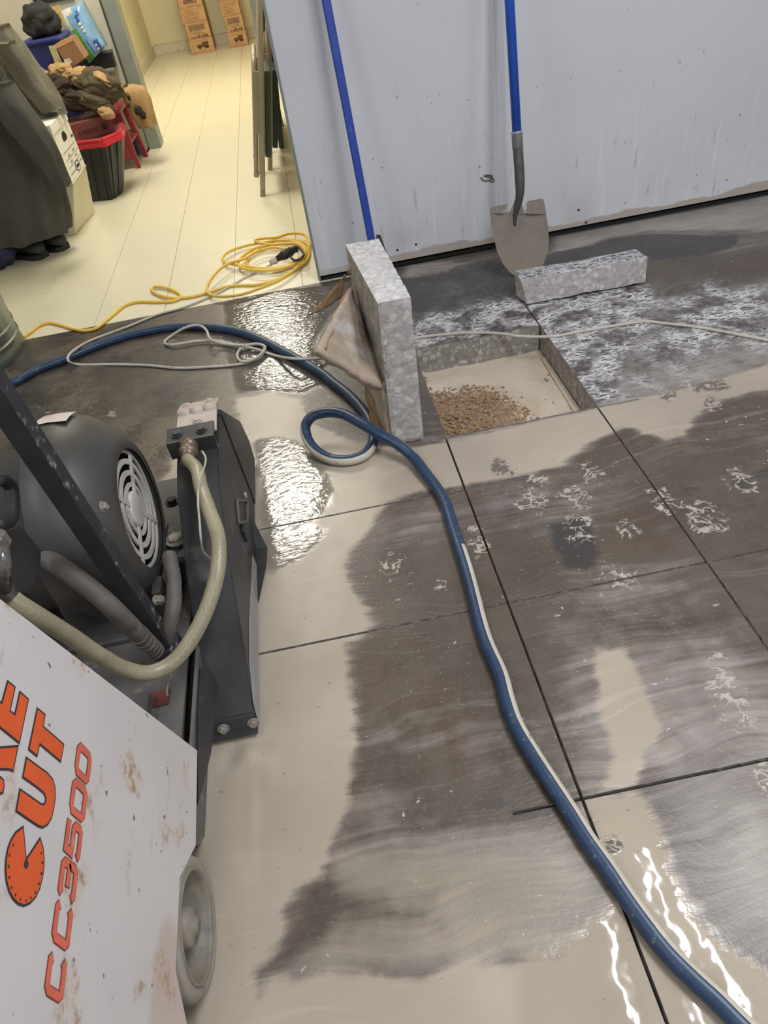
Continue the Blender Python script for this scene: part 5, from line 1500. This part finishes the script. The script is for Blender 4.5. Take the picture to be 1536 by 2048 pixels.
# dark red carton lying in the lid well
rc = thing('red_carton', 'dull red carton with a pale label lying on the red-rimmed tote', 'box', (-1.32, 4.98, ZR))
mR = rz(.45); RX = tf.x - .13; RY = 5.0
box('carton_body', (RX, RY, ZR + .052), (.30, .22, .10), M['carton_red'], rc, .004, mR)
box('pale_label', Vector((RX, RY, ZR + .103)) + mR @ Vector((.04, .0, 0)), (.09, .07, .002), simple('pink_label', (176, 134, 128), .6), rc, 0, mR)
for i in range(7):
    box('print_mark', Vector((RX, RY, ZR + .045)) + mR @ Vector((-.06 + .018 * i, -.111, 0)), (.010, .002, .022), simple('print_dark_red', (72, 36, 32), .7) if i == 0 else bpy.data.materials['print_dark_red'], rc, 0, mR)
lathe('emblem_print', [(0, .001), (0, .018), (.002, .018), (.002, .001)], Vector((RX, RY, ZR + .048)) + mR @ Vector((.095, -.110, 0)), mR @ Vector((0, -1, 0)), bpy.data.materials['print_dark_red'], rc, 14)
# red step stool
ss = thing('step_stool', 'dark red step stool standing between the tote and the door frame', 'stool', (-1.13, 5.6, 0))
def legp(name, x0_, y0_, x1_, y1_): return prism(name, [(x0_, y0_, 0), (x0_ + .022, y0_, 0), (x1_ + .022, y1_, .36), (x1_, y1_, .36)], (0, .04, 0), M['stool_red'], ss, .003)
prism('side_frame', [(-1.10, 5.47, 0), (-1.078, 5.47, 0), (-1.092, 5.50, .34), (-1.135, 5.50, .34)], (0, .035, 0), M['stool_red'], ss, .003)
prism('side_frame', [(-1.085, 5.75, 0), (-1.055, 5.75, 0), (-1.085, 5.73, .34), (-1.125, 5.73, .34)], (0, .035, 0), M['stool_red'], ss, .003)
prism('side_frame', [(-1.28, 5.47, 0), (-1.25, 5.47, 0), (-1.24, 5.50, .34), (-1.27, 5.50, .34)], (0, .035, 0), M['stool_red'], ss, .003)
prism('step', [(-1.29, 5.46, .34), (-1.085, 5.46, .34), (-1.08, 5.77, .34), (-1.29, 5.77, .34)], (0, 0, .03), M['stool_red'], ss, .006)
prism('panel', [(-1.27, 5.485, .06), (-1.098, 5.485, .06), (-1.108, 5.50, .32), (-1.26, 5.50, .32)], (0, .008, 0), M['stool_red'], ss, .002)
prism('lower_step', [(-1.26, 5.50, .15), (-1.09, 5.50, .15), (-1.075, 5.75, .15), (-1.26, 5.75, .15)], (0, 0, .02), M['stool_red'], ss, .004)
# grey crate beside the frame
gc = thing('grey_crate', 'grey open crate on the floor tight against the grey door post', 'crate', (-1.13, 5.9, 0))
box('crate_wall', (-1.17, 5.835, .09), (.20, .016, .18), M['grey_frame'], gc, .002)
box('crate_wall', (-1.078, 5.905, .11), (.016, .15, .22), M['grey_frame'], gc, .002)
box('crate_wall', (-1.26, 5.905, .11), (.016, .15, .22), M['grey_frame'], gc, .002)
box('crate_base', (-1.17, 5.905, .01), (.20, .15, .02), M['tote_dark'], gc, .002)
box('crate_panel', (-1.17, 5.824, .07), (.11, .006, .11), simple('slate', (74, 78, 92), .6), gc, .001)
# low cabinet that carries the things in the corner
cb = thing('storage_cabinet', 'low grey cabinet in the store corner carrying the towel pack', 'cabinet', (-1.45, 5.72, 0))
box('cabinet_body', (-1.57, 5.885, .27), (.52, .19, .54), M['grey_frame'], cb, .005)
box('cabinet_top', (-1.47, 5.885, .552), (.74, .20, .022), M['grey_frame'], cb, .004)
for x in (-1.70, -1.44):
    box('cabinet_door', (x, 5.783, .28), (.25, .012, .48), M['grey_frame'], cb, .003)
    box('door_handle', (x + .09 * (1 if x < -1.5 else -1), 5.772, .36), (.012, .014, .09), M['steel'], cb, .003)
bb2 = thing('black_box', 'flat black box lying on the cabinet under the towel pack', 'box', (-1.27, 5.64, .563))
box('box_body', (-1.215, 5.88, .603), (.25, .16, .078), M['picture_black'], bb2, .003, rz(.1))
box('box_lid', (-1.215, 5.88, .645), (.26, .17, .008), M['picture_black'], bb2, .002, rz(.1))
# plastic-wrapped towel pack
tp = thing('towel_pack', 'blue and green plastic-wrapped pack of paper towels leaning in the corner', 'pack', (-1.26, 5.60, .65))
q0 = [ony(143, 68, 5.50), ony(178, 128, 5.50), ony(212, 92, 5.50), ony(160, 5, 5.50)]
top_l, bot_l, bot_r, top_r = ony(112, 26, 5.84), ony(180, 126, 5.80), ony(211, 93, 5.80), ony(162, 4, 5.84)
vs = []; fs = []
nx_, ny_ = 10, 16
for s in (0, 1):
    for i in range(nx_ + 1):
        for j in range(ny_ + 1):
            u = i / nx_; v = j / ny_
            p = (bot_l * (1 - u) + bot_r * u) * (1 - v) + (top_l * (1 - u) + top_r * u) * v
            bulge = (math.sin(PI * u) ** .5) * (math.sin(PI * min(1, max(0, v))) ** .35)
            y = -.03 - .045 * bulge + .006 * noise.noise(Vector((u * 7, v * 9, s))) if s == 0 else .10 + .03 * bulge
            vs.append(p + Vector((0, y, 0)))
def tid(s, i, j): return s * (nx_ + 1) * (ny_ + 1) + i * (ny_ + 1) + j
fm = []
for s in (0, 1):
    for i in range(nx_):
        for j in range(ny_):
            f = (tid(s, i, j), tid(s, i + 1, j), tid(s, i + 1, j + 1), tid(s, i, j + 1)); fs.append(f if s == 0 else f[::-1])
            u = (i + .5) / nx_; v = (j + .5) / ny_
            mm = 0
            if s == 0:
                if u < .30 and v > .62: mm = 3
                elif .12 < u < .42 and v < .62 and u > .10 + .1 * v: mm = 1
                if v > .88 and u < .6: mm = 3
                if .66 < u < .86 and v < .22: mm = 2
            fm.append(mm)
for i in range(nx_):
    for j in (0, ny_):
        f = (tid(0, i, j), tid(1, i, j), tid(1, i + 1, j), tid(0, i + 1, j)); fs.append(f if j == 0 else f[::-1]); fm.append(0)
for j in range(ny_):
    for i in (0, nx_):
        f = (tid(0, i, j), tid(0, i, j + 1), tid(1, i, j + 1), tid(1, i, j)); fs.append(f if i == 0 else f[::-1]); fm.append(0)
pk = obj('wrapped_pack', vs, fs, None, tp, True, mats=[M['pack_blue'], M['pack_green'], M['pack_navy'], M['pack_clear']], fm=fm)
def pmark(name, u0, v0, u1, v1, mat):
    q = []
    for (u, v) in ((u0, v0), (u1, v0), (u1, v1), (u0, v1)):
        p = (bot_l * (1 - u) + bot_r * u) * (1 - v) + (top_l * (1 - u) + top_r * u) * v
        bulge = (math.sin(PI * u) ** .5) * (math.sin(PI * v) ** .35)
        q.append(p + Vector((0, -.038 - .045 * bulge, 0)))
    return obj(name, q, [(0, 1, 2, 3)], mat, tp)
for k in range(5): pmark('brand_letter', .60, .78 - .075 * k, .70, .83 - .075 * k, M['pack_navy'] if k < 2 else M['label_white'])
pmark('brand_letter', .72, .82, .80, .90, M['pack_navy'])
for k in range(2): pmark('count_mark', .72, .05 + .08 * k, .80, .10 + .08 * k, M['label_white'])
pmark('count_mark', .50, .04, .53, .34, M['pack_navy'])
# tall blue bin with black bag, sheet and flattened papers
bn = thing('blue_bin', 'tall blue plastic bin stuffed with a black bag in the store corner', 'bin', (-1.60, 5.35, 0))
bz = ony(80, 84, 5.4).z
bxl, bxr = ony(53, 86, 5.36).x, ony(118, 80, 5.36).x
bc = (bxl + bxr) / 2; bw = (bxr - bxl) / 2 + .01
frustum('bin_body', [(bc - bw * .72, 5.34), (bc + bw * .72, 5.34), (bc + bw * .72, 5.58), (bc - bw * .72, 5.58)], [(bc - bw, 5.31), (bc + bw, 5.31), (bc + bw, 5.61), (bc - bw, 5.61)], 0, bz, M['blue_bin'], bn, .01)
box('bin_rim', (bc, 5.46, bz + .006), (bw * 2 + .03, .33, .03), M['blue_bin'], bn, .01)
bg = thing('black_bag', 'black bag heaped in the mouth of the blue bin', 'bag', (bc, 5.35, bz))
def blob(name, c, r, mat, parent, amp=.15, fr=3.0, seed=0, sub=3, flat=None):
    bm = bmesh.new(); bmesh.ops.create_icosphere(bm, subdivisions=sub, radius=1)
    for v in bm.verts:
        p = v.co.copy(); d = 1 + amp * noise.noise(p * fr + Vector((seed, 0, 0))) + amp * .5 * noise.noise(p * fr * 2.3 + Vector((0, seed, 0)))
        v.co = Vector((p.x * r[0], p.y * r[1], p.z * r[2])) * d + Vector(c)
        if flat is not None and v.co.z < flat: v.co.z = flat
    return bmobj(name, bm, mat, parent, True)
blob('bag_body', (bc + .01, 5.46, bz + .085), (bw * 1.02, .13, .10), M['black_bag'], bg, .28, 1.7, 8, 4, bz + .018)
blob('bag_fold', (bc + .03, 5.42, bz + .13), (bw * .75, .09, .06), M['black_bag'], bg, .28, 2.0, 5, 3)
mn = thing('manila_folder', 'buff folder sticking up behind the black bag', 'folder', (bc, 5.46, bz + .1))
f_a, f_b, f_c, f_d = ony(80, 27, 5.60), ony(117, 9, 5.60), ony(121, 15, 5.60), ony(86, 36, 5.60)
prism('folder_leaf', [f_d + Vector((0, 0, -.08)), f_c + Vector((0, 0, -.08)), f_b, f_a], (0, .012, 0), M['manila'], mn, .001)
# brown carton and book in front of the bin
bcn = thing('small_carton', 'small brown carton with a white label wedged between bin and towel pack', 'box', (-1.36, 5.3, .4))
k_a, k_b, k_c, k_d = ony(108, 90, 5.16), ony(142, 74, 5.16), ony(170, 118, 5.16), ony(138, 140, 5.16)
prism('carton_body', [k_a, k_d, k_c, k_b], (0, .16, 0), M['carton_brown'], bcn, .004)
prism('carton_lid_flap', [k_a + Vector((0, -.002, 0)), k_a + Vector((.004, -.002, -.02)), k_b + Vector((.004, -.002, -.02)), k_b + Vector((0, -.002, 0))], (0, .01, 0), M['carton'], bcn)
lb = [ony(127, 119, 5.155), ony(139, 116, 5.155), ony(145, 124, 5.155), ony(133, 134, 5.155)]
obj('white_label', lb, [(0, 1, 2, 3)], M['label_white'], bcn)
bk = thing('green_book', 'thin pale green patterned book standing against the blue bin', 'book', (-1.42, 5.17, .4))
g_ = [ony(97, 93, 5.14), ony(108, 92, 5.14), ony(124, 128, 5.14), ony(113, 134, 5.14)]
prism('book_cover', g_, (0, .018, 0), M['book_cover'], bk, .001)

# ------------------------------------------------------------------ jackets
def cloth_tube(name, path, radii, mat, parent, seg=40, fold=.1, nf=7, seed=0, open_=False, flatten=(1, 1)):
    """a hanging garment part: loft of folded rings. path: centres, radii: (rx, ry)"""
    n = len(path); vs = []; fs = []
    for i in range(n):
        c = Vector(path[i]); rx, ry = radii[i]; t_ = i / (n - 1)
        for k in range(seg):
            a = 2 * PI * k / seg
            f = 1 + fold * (.35 + .65 * t_) * math.sin(nf * a + 2.2 * noise.noise(Vector((math.cos(a) * 1.3, math.sin(a) * 1.3, t_ * 1.8 + seed)))) + .10 * noise.noise(Vector((math.cos(a) * 2, math.sin(a) * 2, t_ * 4 + seed * 3)))
            vs.append(c + Vector((math.cos(a) * rx * f, math.sin(a) * ry * f, .012 * noise.noise(Vector((math.cos(a) * 2, math.sin(a) * 2, seed + i))))))
    for i in range(n - 1):
        for k in range(seg):
            k2 = (k + 1) % seg; fs.append((i * seg + k, i * seg + k2, (i + 1) * seg + k2, (i + 1) * seg + k))
    fs.append(tuple(range(seg))); fs.append(tuple((n - 1) * seg + k for k in range(seg - 1, -1, -1)))
    return obj(name, vs, fs, mat, parent, True)
def interp(path, radii, m=5):
    P_ = catmull(path, m); R_ = []
    for i in range(len(P_)):
        t_ = i / m; a_ = min(int(t_), len(radii) - 1); b2 = min(a_ + 1, len(radii) - 1); f = t_ - a_
        R_.append(tuple(radii[a_][k] * (1 - f) + radii[b2][k] * f for k in (0, 1)))
    return P_, R_
Yc = 3.98
# big charcoal coat hanging at the left edge
rack = thing('coat_rack', 'dark steel coat stand mostly hidden under the charcoal coat', 'coat rack', (-1.86, 4.10, 0))
tube('upright', [(-1.86, 4.10, .02), (-1.86, 4.10, 1.35)], .016, M['black_paint'], rack, 12)
bar('base_foot', (-1.78, 3.86, .012), (-1.78, 4.30, .012), .05, .024, M['black_paint'], rack)
bar('base_foot', (-1.98, 4.10, .012), (-1.74, 4.10, .012), .05, .024, M['black_paint'], rack)
bar('hook_bar', (-1.95, 4.08, 1.34), (-1.40, 4.35, 1.34), .02, .02, M['black_paint'], rack)
coat = thing('charcoal_coat', 'long charcoal fleece coat hanging in heavy folds at the left edge', 'coat', (-1.62, 4.05, .12))
rgt_ = [(-34, 70), (0, 150), (42, 215), (78, 275), (102, 330), (116, 385), (124, 425), (131, 460)]
P0_, R0_ = [], []
for k, (x, y) in enumerate(rgt_):
    q = ony(x, y, 4.02); w_ = [.10, .16, .20, .23, .25, .26, .265, .27][k]
    P0_.append((q.x - w_ * .94, 4.04, q.z)); R0_.append((w_, .07 + .012 * k))
P_, R_ = interp(P0_, R0_)
cloth_tube('coat_body', P_, R_, M['coat_grey'], coat, 72, .085, 13, 1)
sl = [onz(-10, 120, 1.13), onz(38, 215, .86), onz(85, 290, .66), onz(112, 340, .50), onz(125, 378, .38)]
sl = [ony(-8, 168, 3.95), ony(22, 215, 3.90), ony(58, 265, 3.87), ony(92, 315, 3.86), ony(119, 366, 3.87)]
P_, R_ = interp(sl, [(.075, .075), (.080, .075), (.078, .07), (.068, .065), (.055, .055)])
cloth_tube('sleeve', P_, R_, M['coat_grey'], coat, 36, .08, 5, 3)
lathe('cuff', [(-.03, .056), (0, .058), (.012, .056), (.012, .045)], P_[-1], (P_[-1] - P_[-6]), M['coat_grey'], coat, 24)
# worn work jacket behind it
wj = thing('work_jacket', 'worn grey-brown work jacket with an orange patch hanging behind the coat', 'jacket', (-1.60, 4.6, .5))
jp = [ony(-20, 55, 4.62), ony(8, 110, 4.60), ony(40, 160, 4.58), ony(70, 205, 4.56), ony(92, 235, 4.55)]
P_, R_ = interp(jp, [(.10, .08), (.125, .09), (.135, .10), (.13, .10), (.11, .09)])
cloth_tube('jacket_body', P_, R_, M['coat_work'], wj, 48, .09, 6, 7)
jp = [ony(8, 85, 4.45), ony(35, 125, 4.46), ony(60, 165, 4.46), ony(88, 200, 4.46), ony(104, 222, 4.46)]
P_, R_ = interp(jp, [(.05, .05), (.058, .055), (.06, .055), (.055, .05), (.05, .045)])
cloth_tube('sleeve', P_, R_, M['coat_work'], wj, 32, .10, 4, 9)
pq = [ony(2, 107, 4.452), ony(11, 104, 4.452), ony(16, 115, 4.452), ony(6, 120, 4.452)]
prism('orange_patch', pq, (0, .004, 0), M['patch_orange'], wj)
bar('jacket_strap', ony(24, 103, 4.44), ony(40, 122, 4.44), .02, .006, M['black_bag'], wj)
tube('jacket_hanger', [ony(-20, 55, 4.62), (-1.35, 4.30, 1.33)], .004, M['steel'], wj, 8)
# heap of brown work clothes on the tote
hp_ = thing('brown_jacket', 'heap of brown and tan canvas work jacket thrown over the tote', 'jacket', (-1.30, 5.15, .45))
def lump(name, px, py_, Y, rx, rz_, ry, mat, seed, amp=.22, fr=2.6, tilt=0.0):
    c = ony(px, py_, Y)
    bm = bmesh.new(); bmesh.ops.create_icosphere(bm, subdivisions=5, radius=1)
    R = Matrix.Rotation(tilt, 3, 'Y')
    for v in bm.verts:
        p = v.co.copy()
        w = p + Vector((noise.noise(p * 1.5 + Vector((seed, 2, 0))), noise.noise(p * 1.5 + Vector((0, seed, 2))), noise.noise(p * 1.5 + Vector((2, 0, seed))))) * .5
        d = 1 + amp * noise.noise(p * fr * .7 + Vector((seed, 0, 0))) + amp * .9 * (.5 - abs(noise.noise(Vector((w.x * 1.4, w.y * 1.4, w.z * 4.0 + seed)))) * 2) * .55 - amp * .5 * max(0, .25 - abs(noise.noise(w * 3.1 + Vector((0, 0, seed)))))
        v.co = R @ (Vector((p.x * rx, p.y * ry, p.z * rz_)) * d) + c
    return bmobj(name, bm, mat, hp_, True)
lump('tan_collar', 84, 158, 5.10, .060, .055, .07, M['coat_tan'], 1)
lump('tan_sleeve', 122, 146, 5.08, .075, .050, .08, M['coat_tan'], 2, .25)
lump('tan_yoke', 160, 158, 5.10, .085, .060, .09, M['coat_tan'], 3, .2)
lump('olive_back', 196, 175, 5.06, .130, .095, .11, M['coat_olive'], 4, .22, 2.2, .35)
lump('dark_lining', 105, 178, 5.02, .130, .075, .10, M['coat_dark'], 5, .25)
lump('dark_lining', 140, 200, 4.99, .125, .060, .09, M['coat_dark'], 6, .25, 2.4, .3)
lump('olive_sleeve', 190, 205, 4.98, .105, .050, .08, M['coat_olive'], 7, .2, 2.4, .5)
lump('tan_cuff', 212, 226, 4.92, .050, .032, .05, M['coat_tan'], 8, .2, 2.4, .5)
lump('tan_panel', 208, 158, 5.02, .060, .022, .06, M['coat_tan'], 9, .2, 2.4, .8)
cs = thing('tan_overalls', 'tan canvas overalls with frayed torn knee hanging over the red stool', 'trousers', (-1.14, 5.55, .35))
P_, R_ = interp([ony(240, 175, 5.50), ony(262, 178, 5.50), ony(277, 205, 5.48), ony(287, 232, 5.47), ony(296, 252, 5.46)], [(.05, .08), (.085, .10), (.085, .09), (.075, .075), (.06, .06)])
cloth_tube('trouser_leg', P_, R_, M['coat_tan'], cs, 36, .06, 5, 13)
for (x, y, r) in ((277, 222, .022), (286, 230, .020), (258, 196, .010), (257, 211, .009)):
    p = ony(x, y, 5.385); blob('torn_hole', p, (r, .006, r * 1.3), M['coat_dark'], cs, .6, 2.5, x, 3)
rn = random.Random(5)
for i in range(9):
    p = ony(280 + i * 3, 244 + i * .8, 5.40)
    tube('frayed_thread', [p, p + Vector((rn.uniform(-.02, .03), -.01, rn.uniform(-.05, -.02)))], .0015, M['coat_tan'], cs, 5)
# boots and a dark blue bag on the floor under the coat
bt = thing('work_boots', 'pair of dark work boots on the floor under the charcoal coat', 'boots', (-1.44, 3.98, 0))
def boot(x, y, a, label):
    m = rz(a)
    vs = []; fs = []
    secs = [(-.10, .036, .10, .0), (-.06, .042, .13, .0), (-.01, .044, .12, .0), (.05, .046, .085, .0), (.10, .050, .07, .0), (.145, .044, .06, .0), (.17, .022, .045, .0)]
    for (u, w, h, _) in secs:
        for k in range(14):
            t_ = 2 * PI * k / 14
            vs.append(Vector((x, y, 0)) + m @ Vector((u, math.cos(t_) * w, .022 + h * .5 + math.sin(t_) * h * .5)))
    for i in range(len(secs) - 1):
        for k in range(14):
            k2 = (k + 1) % 14; fs.append((i * 14 + k, i * 14 + k2, (i + 1) * 14 + k2, (i + 1) * 14 + k))
    fs.append(tuple(range(13, -1, -1))); fs.append(tuple((len(secs) - 1) * 14 + k for k in range(14)))
    obj('boot_upper', vs, fs, M['boot_dark'], bt, True)
    so = [Vector((x, y, 0)) + m @ Vector((u, s * w * 1.08, 0)) for s in (1, -1) for (u, w) in ([(q[0], q[1]) for q in secs][::s])]
    prism('boot_sole', so, (0, 0, .026), M['rubber'], bt, .002)
boot(-1.56, 4.06, -.6, ''); boot(-1.46, 4.13, -.6, '')
nb = thing('navy_bag', 'dark navy cloth bag slumped on the floor under the charcoal coat', 'bag', (-1.70, 3.96, 0))
blob('bag_body', (-1.66, 3.93, .068), (.105, .07, .068), M['navy_cloth'], nb, .2, 2.4, 3, 4, .003)
# picture at the top of the corner wall
pf = thing('picture_frame', 'black framed picture on the beige wall at the top left', 'picture', (-1.45, HALL_Y - .01, 1.1))
z0p = ony(72, 10, HALL_Y - .012).z; xa, xb = ony(70, 8, HALL_Y - .012).x, ony(152, 4, HALL_Y - .012).x
box('frame', ((xa + xb) / 2, HALL_Y - .012, z0p + .2), (xb - xa, .022, .4), M['picture_black'], pf, .003)
box('sheet', ((xa + xb) / 2, HALL_Y - .0235, z0p + .2), (xb - xa - .05, .002, .35), M['picture_paper'], pf)
